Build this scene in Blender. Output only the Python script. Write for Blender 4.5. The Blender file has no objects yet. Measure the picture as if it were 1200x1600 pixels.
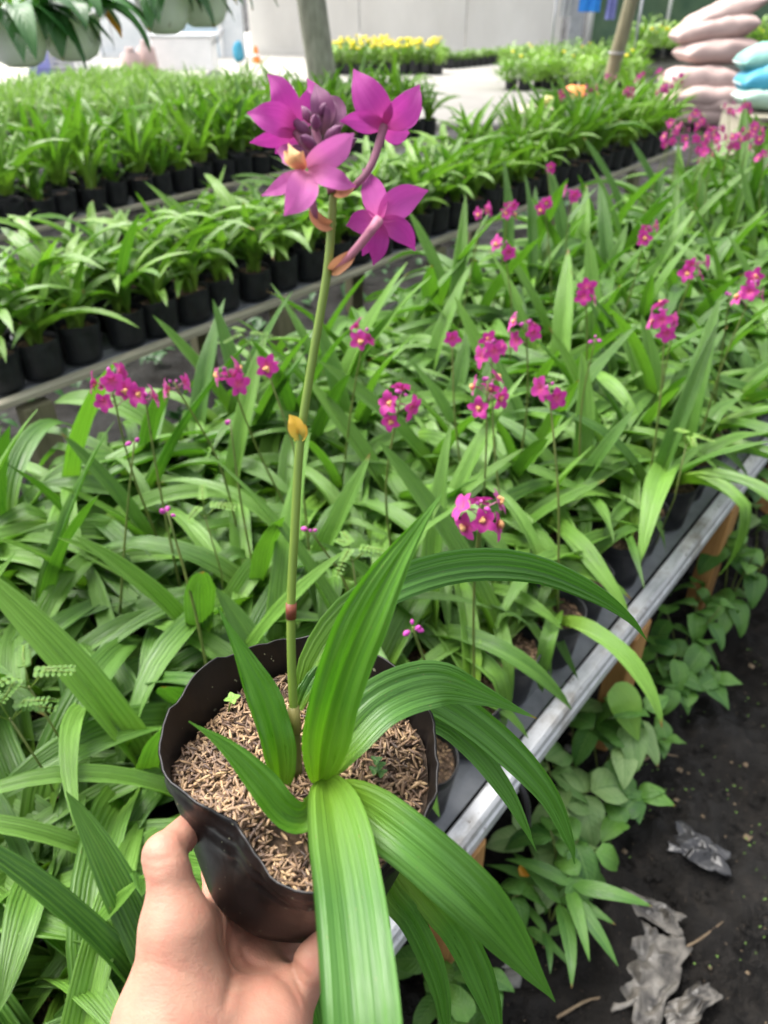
import bpy, math, random
import numpy as np
from mathutils import Vector, Matrix, noise as mnoise
R = math.radians
rng = random.Random(7)

# ------------------------------------------------------------------ camera
sc = bpy.context.scene
COL = sc.collection
FPX, HZ, CAMZ = 1180.0, -30.0, 1.55
PITCH = math.atan((800 - HZ) / FPX)
cam = bpy.data.objects.new('camera', bpy.data.cameras.new('camera'))
COL.objects.link(cam)
cam.location = (0, 0, CAMZ)
cam.rotation_euler = (math.pi / 2 - PITCH, 0, 0)
cd = cam.data
cd.sensor_fit = 'VERTICAL'; cd.sensor_height = 36.0; cd.lens = 36.0 * FPX / 1600
cd.clip_start = 0.02; cd.clip_end = 400
cd.dof.use_dof = True; cd.dof.focus_distance = 0.50; cd.dof.aperture_fstop = 8.6
sc.camera = cam

# ------------------------------------------------------------------ world, sun, exposure
SUN_EL, SUN_AZ = 58.0, 305.0          # azimuth clockwise from +Y
w = bpy.data.worlds.new('World'); sc.world = w; w.use_nodes = True
nt = w.node_tree; nt.nodes.clear()
sky = nt.nodes.new('ShaderNodeTexSky'); sky.sky_type = 'NISHITA'; sky.sun_disc = False
sky.sun_elevation = R(SUN_EL); sky.sun_rotation = R(SUN_AZ)
sky.dust_density = 6.0; sky.air_density = 1.0; sky.ozone_density = 1.0
hs = nt.nodes.new('ShaderNodeHueSaturation'); hs.inputs['Saturation'].default_value = 0.25   # a white overcast sky
bg = nt.nodes.new('ShaderNodeBackground'); bg.inputs['Strength'].default_value = 0.15
wo = nt.nodes.new('ShaderNodeOutputWorld')
nt.links.new(sky.outputs[0], hs.inputs['Color']); nt.links.new(hs.outputs[0], bg.inputs['Color']); nt.links.new(bg.outputs[0], wo.inputs[0])
sl = bpy.data.lights.new('sun', 'SUN'); sl.energy = 1.5; sl.angle = R(45); sl.color = (1.0, 0.95, 0.88)
sun = bpy.data.objects.new('sun', sl); COL.objects.link(sun)
a, e = R(SUN_AZ), R(SUN_EL)
sdir = Vector((math.sin(a) * math.cos(e), math.cos(a) * math.cos(e), math.sin(e)))
sun.rotation_euler = sdir.to_track_quat('Z', 'Y').to_euler(); sun.location = (0, 0, 12)
vs = sc.view_settings
vs.view_transform = 'Standard'; vs.look = 'None'; vs.exposure = 1.56; vs.gamma = 1.0; vs.use_curve_mapping = False
sc.cycles.max_bounces = 8; sc.cycles.transparent_max_bounces = 8

# ------------------------------------------------------------------ where things stand
CP, SP = math.cos(PITCH), math.sin(PITCH)
def ray(px, py):
    u, v = (px - 600) / FPX, (800 - py) / FPX
    return Vector((u, CP + v * SP, -SP + v * CP))
def at(px, py, depth): return Vector((0, 0, CAMZ)) + ray(px, py) * depth
def atz(px, py, z):
    r = ray(px, py); return Vector((0, 0, CAMZ)) + r * ((z - CAMZ) / r.z)
def proj(p):
    q = Vector(p) - Vector((0, 0, CAMZ)); dep = q.y * CP - q.z * SP
    if dep < 0.05: return None
    return 600 + FPX * q.x / dep, 800 - FPX * (q.y * SP + q.z * CP) / dep, dep
DV = Vector((0.628, 0.778, 0)).normalized()      # along the benches
NV = Vector((-DV.y, DV.x, 0))                     # across the benches, away from the path
def bn(d, n, z=0.0): return DV * d + NV * n + Vector((0, 0, z))
BANG = math.atan2(DV.y, DV.x)

# ------------------------------------------------------------------ materials
def mat(name):
    m = bpy.data.materials.new(name); m.use_nodes = True
    t = m.node_tree; t.nodes.clear()
    o = t.nodes.new('ShaderNodeOutputMaterial')
    b = t.nodes.new('ShaderNodeBsdfPrincipled'); t.links.new(b.outputs[0], o.inputs[0])
    return m, t, b, o
def N(t, kind, **kw):
    n = t.nodes.new(kind)
    for k, v in kw.items():
        if k in n.inputs: n.inputs[k].default_value = v
        else: setattr(n, k, v)
    return n
def L(t, a, b): t.links.new(a, b)
def ramp(t, fac, stops):
    r = t.nodes.new('ShaderNodeValToRGB'); cr = r.color_ramp
    while len(cr.elements) < len(stops): cr.elements.new(0.5)
    for el, (p, c) in zip(cr.elements, stops):
        el.position = p; el.color = (*c, 1) if len(c) == 3 else c
    L(t, fac, r.inputs[0]); return r.outputs[0]
def math_(t, op, a, b=None, c=None):
    n = t.nodes.new('ShaderNodeMath'); n.operation = op
    for i, x in enumerate((a, b, c)):
        if x is None: continue
        if hasattr(x, 'is_output'): L(t, x, n.inputs[i])
        else: n.inputs[i].default_value = x
    return n.outputs[0]
def mixc(t, fac, a, b, blend='MIX'):
    n = t.nodes.new('ShaderNodeMix'); n.data_type = 'RGBA'; n.blend_type = blend
    for i, x in ((0, fac), (6, a), (7, b)):
        if hasattr(x, 'is_output'): L(t, x, n.inputs[i])
        else: n.inputs[i].default_value = x if i == 0 else ((*x, 1) if len(x) == 3 else x)
    return n.outputs[2]
def noise(t, vec, scale, detail=4, rough=0.55, w=None):
    n = t.nodes.new('ShaderNodeTexNoise'); n.inputs['Scale'].default_value = scale
    n.inputs['Detail'].default_value = detail; n.inputs['Roughness'].default_value = rough
    if w is not None: n.noise_dimensions = '4D'; L(t, w, n.inputs['W'])
    if vec is not None: L(t, vec, n.inputs['Vector'])
    return n.outputs[0]
def bump(t, b, h, strength, dist):
    n = t.nodes.new('ShaderNodeBump'); n.inputs['Strength'].default_value = strength; n.inputs['Distance'].default_value = dist
    L(t, h, n.inputs['Height']); L(t, n.outputs[0], b.inputs['Normal']); return n

def leaf_mat(name, dark, light, base, ribs=7.0, gloss=0.42, trans=0.25, tip=(0.22, 0.12, 0.03), edge=0.9, pleat=0.35, midrib=None):
    """A leaf: u runs across, v along; the colour varies from leaf to leaf, ribs and streaks run lengthwise."""
    m, t, b, o = mat(name)
    uv = N(t, 'ShaderNodeUVMap'); sx = N(t, 'ShaderNodeSeparateXYZ'); L(t, uv.outputs[0], sx.inputs[0])
    oi = N(t, 'ShaderNodeObjectInfo'); rnd = oi.outputs['Random']
    w4 = math_(t, 'MULTIPLY', rnd, 37.0)
    geo = N(t, 'ShaderNodeNewGeometry')
    mp = N(t, 'ShaderNodeMapping'); mp.inputs['Scale'].default_value = (26, 1.3, 1); L(t, uv.outputs[0], mp.inputs[0])
    streak = noise(t, mp.outputs[0], 1.0, 3, 0.6, w4)
    mp2 = N(t, 'ShaderNodeMapping'); mp2.inputs['Scale'].default_value = (3, 7, 1); L(t, uv.outputs[0], mp2.inputs[0])
    blotch = noise(t, mp2.outputs[0], 1.0, 3, 0.6, w4)
    mpw = N(t, 'ShaderNodeMapping'); mpw.inputs['Scale'].default_value = (5, 1.0, 1); L(t, uv.outputs[0], mpw.inputs[0])
    warp = noise(t, mpw.outputs[0], 1.0, 2, 0.5, math_(t, 'ADD', w4, 9.0))
    uw = math_(t, 'ADD', sx.outputs[0], math_(t, 'MULTIPLY', math_(t, 'SUBTRACT', warp, 0.5), 0.20))
    wv = math_(t, 'MULTIPLY', math_(t, 'SINE', math_(t, 'MULTIPLY', uw, 2 * math.pi * ribs)), math_(t, 'ADD', 0.2, math_(t, 'MULTIPLY', warp, 1.4)))
    fine = math_(t, 'SINE', math_(t, 'MULTIPLY', uw, 2 * math.pi * ribs * 3))
    f = math_(t, 'ADD', math_(t, 'MULTIPLY', rnd, 0.55), math_(t, 'MULTIPLY', streak, 0.5))
    f = math_(t, 'ADD', f, math_(t, 'MULTIPLY', wv, 0.12))
    f = math_(t, 'ADD', f, math_(t, 'MULTIPLY', math_(t, 'SUBTRACT', blotch, 0.5), 0.35))
    c = ramp(t, f, [(0.12, dark), (0.9, light)])
    bf = ramp(t, sx.outputs[1], [(0.02, (0.75,) * 3), (0.34, (0, 0, 0))])
    c = mixc(t, math_(t, 'MULTIPLY', bf, math_(t, 'ADD', 0.35, math_(t, 'MULTIPLY', rnd, 0.5))), c, base)
    tipf = ramp(t, math_(t, 'ADD', sx.outputs[1], math_(t, 'MULTIPLY', math_(t, 'SUBTRACT', blotch, 0.5), 0.08)), [(edge + 0.045, (0, 0, 0)), (edge + 0.085, (1, 1, 1))])
    has = math_(t, 'GREATER_THAN', math_(t, 'FRACT', math_(t, 'MULTIPLY', rnd, 7.31)), 0.8)
    c = mixc(t, math_(t, 'MULTIPLY', tipf, has), c, tip)
    sp = noise(t, mp2.outputs[0], 9.0, 1, 0.5, w4)
    spot = math_(t, 'MULTIPLY', math_(t, 'GREATER_THAN', sp, 0.74), math_(t, 'GREATER_THAN', math_(t, 'FRACT', math_(t, 'MULTIPLY', rnd, 3.7)), 0.45))
    c = mixc(t, math_(t, 'MULTIPLY', spot, 0.7), c, (0.2, 0.16, 0.06))
    if midrib:
        au = math_(t, 'ABSOLUTE', math_(t, 'SUBTRACT', sx.outputs[0], 0.5))
        vein = math_(t, 'SINE', math_(t, 'MULTIPLY', math_(t, 'SUBTRACT', sx.outputs[1], math_(t, 'MULTIPLY', au, 0.55)), 52.0))
        mr = math_(t, 'MAXIMUM', math_(t, 'LESS_THAN', au, 0.022), math_(t, 'MULTIPLY', math_(t, 'GREATER_THAN', vein, 0.90), 0.45))
        c = mixc(t, math_(t, 'MULTIPLY', mr, 0.6), c, midrib)
        wv = math_(t, 'MULTIPLY', vein, 0.8)
    mp3 = N(t, 'ShaderNodeMapping'); mp3.inputs['Scale'].default_value = (9, 4.5, 1); L(t, uv.outputs[0], mp3.inputs[0])
    wet = ramp(t, noise(t, mp3.outputs[0], 1.0, 4, 0.65, math_(t, 'ADD', w4, 5.0)), [(0.60, (0, 0, 0)), (0.66, (1, 1, 1))])
    c = mixc(t, math_(t, 'MULTIPLY', wet, 0.55), c, mixc(t, 1.0, c, (0.45, 0.55, 0.5), 'MULTIPLY'))
    L(t, c, b.inputs['Base Color'])
    rr = ramp(t, blotch, [(0.35, (gloss - 0.12,) * 3), (0.65, (gloss + 0.14,) * 3)])
    L(t, math_(t, 'SUBTRACT', rr, math_(t, 'MULTIPLY', wet, 0.15)), b.inputs['Roughness']); b.inputs['Specular IOR Level'].default_value = 0.45
    h = math_(t, 'ADD', wv, math_(t, 'MULTIPLY', fine, 0.3)); h = math_(t, 'ADD', h, math_(t, 'MULTIPLY', streak, 1.2))
    bm = bump(t, b, h, pleat, 0.0011)
    tr = N(t, 'ShaderNodeBsdfTranslucent'); L(t, mixc(t, 1.0, c, (1.0, 1.25, 0.45), 'MULTIPLY'), tr.inputs[0])
    mx = N(t, 'ShaderNodeMixShader'); mx.inputs[0].default_value = trans
    L(t, b.outputs[0], mx.inputs[1]); L(t, tr.outputs[0], mx.inputs[2]); L(t, mx.outputs[0], o.inputs[0])
    return m
M = {}
M['leaf'] = leaf_mat('orchid_leaf', (0.030, 0.098, 0.012), (0.155, 0.315, 0.045), (0.25, 0.39, 0.03), gloss=0.40, pleat=0.55, ribs=9, trans=0.27)
M['held_leaf'] = leaf_mat('held_orchid_leaf', (0.024, 0.096, 0.012), (0.078, 0.205, 0.028), (0.22, 0.35, 0.02), ribs=6, gloss=0.40, edge=0.93, pleat=0.3)
M['held_young'] = leaf_mat('held_young_leaf', (0.05, 0.165, 0.012), (0.11, 0.28, 0.02), (0.29, 0.44, 0.02), ribs=5, gloss=0.4, edge=1.0, pleat=0.25, trans=0.3)
M['young'] = leaf_mat('young_orchid_leaf', (0.050, 0.145, 0.016), (0.21, 0.37, 0.055), (0.27, 0.40, 0.05), ribs=4, trans=0.28)
M['grassy'] = leaf_mat('grassy_seedling_leaf', (0.10, 0.20, 0.04), (0.26, 0.39, 0.13), (0.26, 0.37, 0.08), ribs=3, trans=0.25)
M['weed'] = leaf_mat('weed_leaf', (0.03, 0.11, 0.02), (0.13, 0.29, 0.045), (0.1, 0.25, 0.04), ribs=1, gloss=0.42, pleat=0.3, midrib=(0.17, 0.32, 0.08))
M['pale_leaf'] = leaf_mat('pale_arrowhead_leaf', (0.13, 0.27, 0.07), (0.30, 0.44, 0.17), (0.26, 0.42, 0.11), ribs=2, gloss=0.45, pleat=0.3, midrib=(0.08, 0.2, 0.05))
M['dark_leaf'] = leaf_mat('dark_glossy_leaf', (0.02, 0.085, 0.022), (0.05, 0.16, 0.035), (0.06, 0.18, 0.03), ribs=1, gloss=0.34, pleat=0.3, midrib=(0.09, 0.2, 0.05))
M['orange_leaf'] = leaf_mat('orange_dead_leaf', (0.55, 0.2, 0.01), (0.8, 0.36, 0.03), (0.6, 0.3, 0.03), ribs=2)
M['dead_leaf'] = leaf_mat('dead_strap_leaf', (0.16, 0.07, 0.02), (0.42, 0.24, 0.06), (0.3, 0.26, 0.05), ribs=5)
M['sprout'] = leaf_mat('sprout_leaf', (0.12, 0.28, 0.04), (0.25, 0.45, 0.07), (0.2, 0.4, 0.06), ribs=1)
M['shrub'] = leaf_mat('shrub_leaf', (0.10, 0.22, 0.03), (0.30, 0.46, 0.10), (0.25, 0.4, 0.06), ribs=1)

def petal_mat(name, c0, c1, base, trans=0.3):
    m, t, b, o = mat(name)
    uv = N(t, 'ShaderNodeUVMap'); sx = N(t, 'ShaderNodeSeparateXYZ'); L(t, uv.outputs[0], sx.inputs[0])
    oi = N(t, 'ShaderNodeObjectInfo')
    mp = N(t, 'ShaderNodeMapping'); mp.inputs['Scale'].default_value = (24, 1.0, 1); L(t, uv.outputs[0], mp.inputs[0])
    st = noise(t, mp.outputs[0], 1.0, 4, 0.7, math_(t, 'MULTIPLY', oi.outputs['Random'], 21.0))
    c = ramp(t, math_(t, 'ADD', math_(t, 'MULTIPLY', st, 0.7), math_(t, 'MULTIPLY', oi.outputs['Random'], 0.3)), [(0.25, c0), (0.8, c1)])
    bf = ramp(t, sx.outputs[1], [(0.0, (0.85,) * 3), (0.45, (0, 0, 0))])
    c = mixc(t, bf, c, base)
    L(t, c, b.inputs['Base Color']); b.inputs['Roughness'].default_value = 0.5; b.inputs['Specular IOR Level'].default_value = 0.3
    b.inputs['Sheen Weight'].default_value = 0.15
    bump(t, b, st, 0.5, 0.0009)
    tr = N(t, 'ShaderNodeBsdfTranslucent'); L(t, c, tr.inputs[0])
    mx = N(t, 'ShaderNodeMixShader'); mx.inputs[0].default_value = trans
    L(t, b.outputs[0], mx.inputs[1]); L(t, tr.outputs[0], mx.inputs[2]); L(t, mx.outputs[0], o.inputs[0])
    return m
M['petal'] = petal_mat('magenta_petal', (0.36, 0.022, 0.25), (0.56, 0.075, 0.42), (0.60, 0.08, 0.32), 0.35)
M['petal_pink'] = petal_mat('pale_pink_petal', (0.52, 0.09, 0.37), (0.64, 0.17, 0.48), (0.70, 0.26, 0.40), 0.35)
M['petal_far'] = petal_mat('bench_flower_petal', (0.36, 0.012, 0.20), (0.55, 0.05, 0.33), (0.60, 0.09, 0.20))
M['bud'] = petal_mat('purple_bud', (0.13, 0.035, 0.10), (0.25, 0.085, 0.19), (0.20, 0.12, 0.10), 0.1)
M['bud_far'] = petal_mat('magenta_bud', (0.36, 0.03, 0.27), (0.5, 0.06, 0.36), (0.2, 0.07, 0.08), 0.1)
M['lip'] = petal_mat('yellow_lip', (0.72, 0.36, 0.14), (0.82, 0.5, 0.22), (0.75, 0.24, 0.12), 0.2)
M['bract'] = petal_mat('peach_bract', (0.55, 0.24, 0.12), (0.66, 0.33, 0.17), (0.5, 0.24, 0.1), 0.25)
M['sheath'] = petal_mat('yellow_sheath', (0.58, 0.34, 0.03), (0.68, 0.45, 0.06), (0.3, 0.33, 0.05), 0.25)
M['pedicel'] = petal_mat('pink_pedicel', (0.55, 0.2, 0.3), (0.65, 0.3, 0.38), (0.6, 0.22, 0.2), 0.1)
M['pedicel_dark'] = petal_mat('purple_pedicel', (0.25, 0.09, 0.14), (0.32, 0.12, 0.2), (0.3, 0.1, 0.15), 0.1)

def simple(name, c0, c1, scale=20.0, rough=0.6, spec=0.5, metal=0.0, bmp=0.3, dist=0.002, detail=5, stretch=None, coord='Object', rough2=None, low=0.3, high=0.7):
    m, t, b, o = mat(name)
    tc = N(t, 'ShaderNodeTexCoord'); v = tc.outputs[coord]
    if stretch:
        mp = N(t, 'ShaderNodeMapping'); mp.inputs['Scale'].default_value = stretch; L(t, v, mp.inputs[0]); v = mp.outputs[0]
    oi = N(t, 'ShaderNodeObjectInfo')
    n = noise(t, v, scale, detail, 0.6, math_(t, 'MULTIPLY', oi.outputs['Random'], 11.0))
    L(t, ramp(t, n, [(low, c0), (high, c1)]), b.inputs['Base Color'])
    if rough2 is None: b.inputs['Roughness'].default_value = rough
    else: L(t, ramp(t, noise(t, v, scale * 0.6, 3), [(0.35, (rough,) * 3), (0.65, (rough2,) * 3)]), b.inputs['Roughness'])
    b.inputs['Metallic'].default_value = metal; b.inputs['Specular IOR Level'].default_value = spec
    bump(t, b, n, bmp, dist)
    return m
def bag_mat(name, c0, c1, dirt, rough):
    m, t, b, o = mat(name)
    tc = N(t, 'ShaderNodeTexCoord'); v = tc.outputs['Object']
    oi = N(t, 'ShaderNodeObjectInfo'); w4 = math_(t, 'MULTIPLY', oi.outputs['Random'], 19.0)
    n = noise(t, v, 28, 4, 0.6, w4)
    c = ramp(t, n, [(0.35, c0), (0.72, c1)])
    sc_ = noise(t, v, 240, 2, 0.5, w4); big = noise(t, v, 16, 3, 0.6, w4)
    d = math_(t, 'MULTIPLY', math_(t, 'GREATER_THAN', sc_, 0.70), ramp(t, big, [(0.45, (0, 0, 0)), (0.6, (1, 1, 1))]))
    c = mixc(t, math_(t, 'MULTIPLY', d, 0.6), c, dirt)
    L(t, c, b.inputs['Base Color'])
    b.inputs['Specular IOR Level'].default_value = 0.36
    L(t, ramp(t, n, [(0.3, (rough,) * 3), (0.7, (rough + 0.2,) * 3)]), b.inputs['Roughness'])
    mp = N(t, 'ShaderNodeMapping'); mp.inputs['Scale'].default_value = (1, 1, 0.25); L(t, v, mp.inputs[0])
    bump(t, b, noise(t, mp.outputs[0], 60, 3, 0.5, w4), 0.35, 0.003)
    return m
M['held_bag'] = bag_mat('held_black_bag', (0.003, 0.003, 0.0032), (0.010, 0.0072, 0.0066), (0.30, 0.31, 0.21), 0.30)
M['bag'] = bag_mat('black_nursery_bag', (0.012, 0.013, 0.015), (0.026, 0.028, 0.031), (0.2, 0.16, 0.11), 0.32)

def husk_mat():
    m, t, b, o = mat('rice_husk')
    geo = N(t, 'ShaderNodeNewGeometry'); r = geo.outputs['Random Per Island']
    tc = N(t, 'ShaderNodeTexCoord')
    c = ramp(t, r, [(0.0, (0.06, 0.032, 0.02)), (0.35, (0.17, 0.10, 0.058)), (0.75, (0.29, 0.18, 0.095)), (1.0, (0.46, 0.31, 0.16))])
    patch = ramp(t, noise(t, tc.outputs['Object'], 38, 3), [(0.36, (0.28, 0.25, 0.24)), (0.52, (1, 1, 1))])
    L(t, mixc(t, 0.8, c, patch, 'MULTIPLY'), b.inputs['Base Color']); b.inputs['Roughness'].default_value = 0.55
    bump(t, b, noise(t, tc.outputs['Object'], 700, 2), 0.3, 0.0006)
    return m
M['husk'] = husk_mat()
M['peat'] = simple('dark_mulch', (0.03, 0.018, 0.01), (0.11, 0.065, 0.035), 130, 0.8, bmp=0.8, dist=0.004)
M['stem'] = simple('green_stem', (0.10, 0.17, 0.022), (0.17, 0.25, 0.035), 40, 0.45, bmp=0.15, stretch=(1, 1, 0.15))
M['stem_dark'] = simple('dark_stem_base', (0.055, 0.055, 0.012), (0.11, 0.11, 0.02), 40, 0.5, bmp=0.2, stretch=(1, 1, 0.2))
M['stem_far'] = simple('olive_flower_stem', (0.07, 0.12, 0.02), (0.15, 0.17, 0.04), 30, 0.5, bmp=0.1)
M['stem_sheath'] = simple('brown_green_sheath', (0.14, 0.13, 0.03), (0.24, 0.2, 0.05), 60, 0.6, bmp=0.3, stretch=(1, 1, .2))
M['node'] = simple('dark_red_node', (0.10, 0.02, 0.012), (0.2, 0.05, 0.02), 60, 0.5)
M['galv'] = simple('galvanised_rail', (0.36, 0.37, 0.38), (0.66, 0.67, 0.68), 22, 0.42, metal=0.25, bmp=0.25, stretch=(0.25, 1.6, 1.6), rough2=0.6)
def rail_mat():
    m, t, b, o = mat('galvanised_rail'); tc = N(t, 'ShaderNodeTexCoord'); v = tc.outputs['Object']
    mp = N(t, 'ShaderNodeMapping'); mp.inputs['Scale'].default_value = (0.35, 2.0, 2.0); L(t, v, mp.inputs[0])
    c = ramp(t, noise(t, mp.outputs[0], 26, 6, 0.65), [(0.3, (0.30, 0.31, 0.32)), (0.5, (0.50, 0.51, 0.52)), (0.7, (0.58, 0.59, 0.60))])
    st = ramp(t, noise(t, v, 9, 5, 0.7), [(0.52, (0, 0, 0)), (0.68, (0.75,) * 3)]); c = mixc(t, st, c, (0.20, 0.17, 0.13))
    sp_ = ramp(t, noise(t, v, 75, 3, 0.6), [(0.63, (0, 0, 0)), (0.70, (0.8,) * 3)]); c = mixc(t, sp_, c, (0.10, 0.075, 0.05))
    L(t, c, b.inputs['Base Color']); b.inputs['Metallic'].default_value = 0.2
    L(t, ramp(t, st, [(0.0, (0.42,) * 3), (1.0, (0.85,) * 3)]), b.inputs['Roughness'])
    bump(t, b, noise(t, mp.outputs[0], 40, 4), 0.35, 0.002); return m
M['galv'] = rail_mat()
M['sheet'] = simple('grey_sheet', (0.16, 0.17, 0.185), (0.30, 0.315, 0.335), 14, 0.4, bmp=0.3, rough2=0.7)
M['timber'] = simple('leg_timber', (0.22, 0.105, 0.03), (0.42, 0.23, 0.075), 12, 0.65, bmp=0.4, dist=0.004, stretch=(3.5, 3.5, 0.35))
M['oldwood'] = simple('weathered_board', (0.24, 0.22, 0.16), (0.44, 0.41, 0.31), 14, 0.8, bmp=0.5, dist=0.004, stretch=(0.3, 3, 3))
M['stump'] = simple('mossy_leg', (0.11, 0.11, 0.06), (0.24, 0.22, 0.13), 12, 0.85, bmp=0.6, dist=0.006, stretch=(3, 3, 0.5))
M['trunk'] = simple('grey_bark', (0.16, 0.16, 0.12), (0.36, 0.36, 0.29), 9, 0.85, bmp=0.8, dist=0.02, stretch=(2.5, 2.5, 0.7))
M['pole'] = simple('olive_pole', (0.13, 0.12, 0.07), (0.27, 0.25, 0.15), 9, 0.8, bmp=0.6, dist=0.01, stretch=(3, 3, 0.4))
M['skin'] = None
M['concrete'] = simple('pale_concrete', (0.52, 0.49, 0.44), (0.66, 0.63, 0.57), 1.3, 0.85, bmp=0.2, dist=0.01, detail=8)
M['wall'] = simple('pale_render', (0.60, 0.58, 0.54), (0.75, 0.73, 0.69), 0.9, 0.9, bmp=0.2, dist=0.01, detail=8, stretch=(1, 1, 0.5))
M['white'] = simple('white_plastic', (0.78, 0.79, 0.78), (0.86, 0.86, 0.85), 8, 0.4, bmp=0.05)
M['whitewall'] = simple('white_panel', (0.60, 0.64, 0.66), (0.76, 0.78, 0.79), 2, 0.6, bmp=0.05)
M['bluedoor'] = simple('pale_blue_panel', (0.42, 0.56, 0.66), (0.52, 0.65, 0.73), 2, 0.5, bmp=0.05)
M['steel'] = simple('grey_steel', (0.30, 0.31, 0.33), (0.45, 0.46, 0.48), 8, 0.5, metal=0.3, bmp=0.1)
M['orange'] = simple('orange_cloth', (0.75, 0.18, 0.03), (0.85, 0.30, 0.07), 9, 0.75, bmp=0.4, dist=0.01)
M['blue'] = simple('bright_blue_cloth', (0.01, 0.16, 0.62), (0.03, 0.30, 0.80), 6, 0.7, bmp=0.4, dist=0.01)
M['violet'] = simple('blue_violet_plastic', (0.14, 0.15, 0.42), (0.25, 0.27, 0.55), 6, 0.5)
M['sack'] = simple('pink_woven_sack', (0.38, 0.27, 0.245), (0.50, 0.375, 0.345), 5, 0.7, bmp=0.4, dist=0.012)
M['teal'] = simple('teal_sack', (0.16, 0.40, 0.35), (0.24, 0.48, 0.42), 5, 0.6, bmp=0.4, dist=0.012)
M['bluesack'] = simple('blue_tarp_sack', (0.03, 0.27, 0.42), (0.07, 0.35, 0.50), 5, 0.5, bmp=0.4, dist=0.012)
M['mint'] = simple('mint_sack', (0.27, 0.43, 0.35), (0.36, 0.50, 0.42), 5, 0.6, bmp=0.4, dist=0.012)
M['yellowsack'] = simple('yellow_sack', (0.40, 0.38, 0.10), (0.48, 0.46, 0.16), 5, 0.6, bmp=0.4, dist=0.012)
M['yellowflower'] = simple('yellow_petal', (0.80, 0.62, 0.01), (0.85, 0.74, 0.03), 20, 0.6)
M['tarp'] = simple('dirty_grey_plastic', (0.016, 0.014, 0.012), (0.14, 0.128, 0.11), 22, 0.32, bmp=0.15, dist=0.004, rough2=0.7, low=0.38, high=0.6)
M['tarp_dark'] = simple('dark_plastic_scrap', (0.012, 0.012, 0.013), (0.05, 0.05, 0.053), 20, 0.3, bmp=0.15, dist=0.004)
M['stone'] = simple('grey_stone', (0.10, 0.10, 0.09), (0.24, 0.235, 0.215), 25, 0.8, bmp=0.6, dist=0.005)
M['twig'] = simple('brown_twig', (0.09, 0.06, 0.035), (0.2, 0.15, 0.09), 30, 0.8)
M['blackhose'] = simple('black_irrigation_hose', (0.012, 0.012, 0.014), (0.03, 0.03, 0.032), 20, 0.35)
M['net'] = simple('green_net', (0.05, 0.11, 0.07), (0.13, 0.2, 0.12), 1.5, 0.9, bmp=0.5, dist=0.05)

def soil_mat():
    m, t, b, o = mat('wet_black_soil')
    tc = N(t, 'ShaderNodeTexCoord'); v = tc.outputs['Object']
    big = noise(t, v, 2.2, 5, 0.6); mid = noise(t, v, 14, 6, 0.65); fin = noise(t, v, 90, 5, 0.7)
    c = ramp(t, mid, [(0.3, (0.005, 0.0045, 0.004)), (0.55, (0.012, 0.0105, 0.009)), (0.8, (0.030, 0.025, 0.020))])
    c = mixc(t, ramp(t, big, [(0.45, (0, 0, 0)), (0.7, (0.6,) * 3)]), c, (0.014, 0.013, 0.012))
    spk = math_(t, 'GREATER_THAN', noise(t, v, 130, 2, 0.5), 0.71)
    c = mixc(t, math_(t, 'MULTIPLY', spk, 0.5), c, (0.09, 0.065, 0.042))
    b.inputs['Specular IOR Level'].default_value = 0.22
    L(t, c, b.inputs['Base Color'])
    L(t, ramp(t, big, [(0.42, (0.95,) * 3), (0.58, (0.38,) * 3)]), b.inputs['Roughness'])
    h = math_(t, 'ADD', math_(t, 'MULTIPLY', mid, 1.0), math_(t, 'MULTIPLY', fin, 0.35))
    bump(t, b, h, 1.0, 0.02)
    return m
M['soil'] = soil_mat()
def skin_mat():
    m, t, b, o = mat('skin')
    tc = N(t, 'ShaderNodeTexCoord'); v = tc.outputs['Object']
    n1 = noise(t, v, 26, 4, 0.55); n2 = noise(t, v, 95, 3, 0.6); f = noise(t, v, 520, 3, 0.6)
    c = ramp(t, n1, [(0.3, (0.36, 0.185, 0.128)), (0.55, (0.405, 0.225, 0.157)), (0.75, (0.44, 0.260, 0.182))])
    c = mixc(t, math_(t, 'MULTIPLY', ramp(t, n2, [(0.42, (0, 0, 0)), (0.7, (1, 1, 1))]), 0.5), c, (0.385, 0.150, 0.108))
    big = noise(t, v, 13, 2, 0.5); c = mixc(t, math_(t, 'MULTIPLY', ramp(t, big, [(0.42, (0, 0, 0)), (0.62, (1, 1, 1))]), 0.5), c, (0.40, 0.165, 0.122))
    L(t, c, b.inputs['Base Color']); b.inputs['Roughness'].default_value = 0.52; b.inputs['Specular IOR Level'].default_value = 0.35
    b.inputs['Subsurface Weight'].default_value = 0.25; b.inputs['Subsurface Radius'].default_value = (1.0, 0.32, 0.18); b.inputs['Subsurface Scale'].default_value = 0.004
    vo = N(t, 'ShaderNodeTexVoronoi'); vo.inputs['Scale'].default_value = 900; L(t, v, vo.inputs['Vector'])
    mpk = N(t, 'ShaderNodeMapping'); mpk.inputs['Scale'].default_value = (1.0, 3.2, 3.2); mpk.inputs['Rotation'].default_value = (0, 0, 0.7); L(t, v, mpk.inputs[0])
    wr = noise(t, mpk.outputs[0], 120, 4, 0.7)
    bump(t, b, math_(t, 'ADD', math_(t, 'ADD', f, math_(t, 'MULTIPLY', wr, 1.6)), math_(t, 'MULTIPLY', vo.outputs[0], 0.4)), 0.32, 0.0007)
    return m
M['skin'] = skin_mat()

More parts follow.
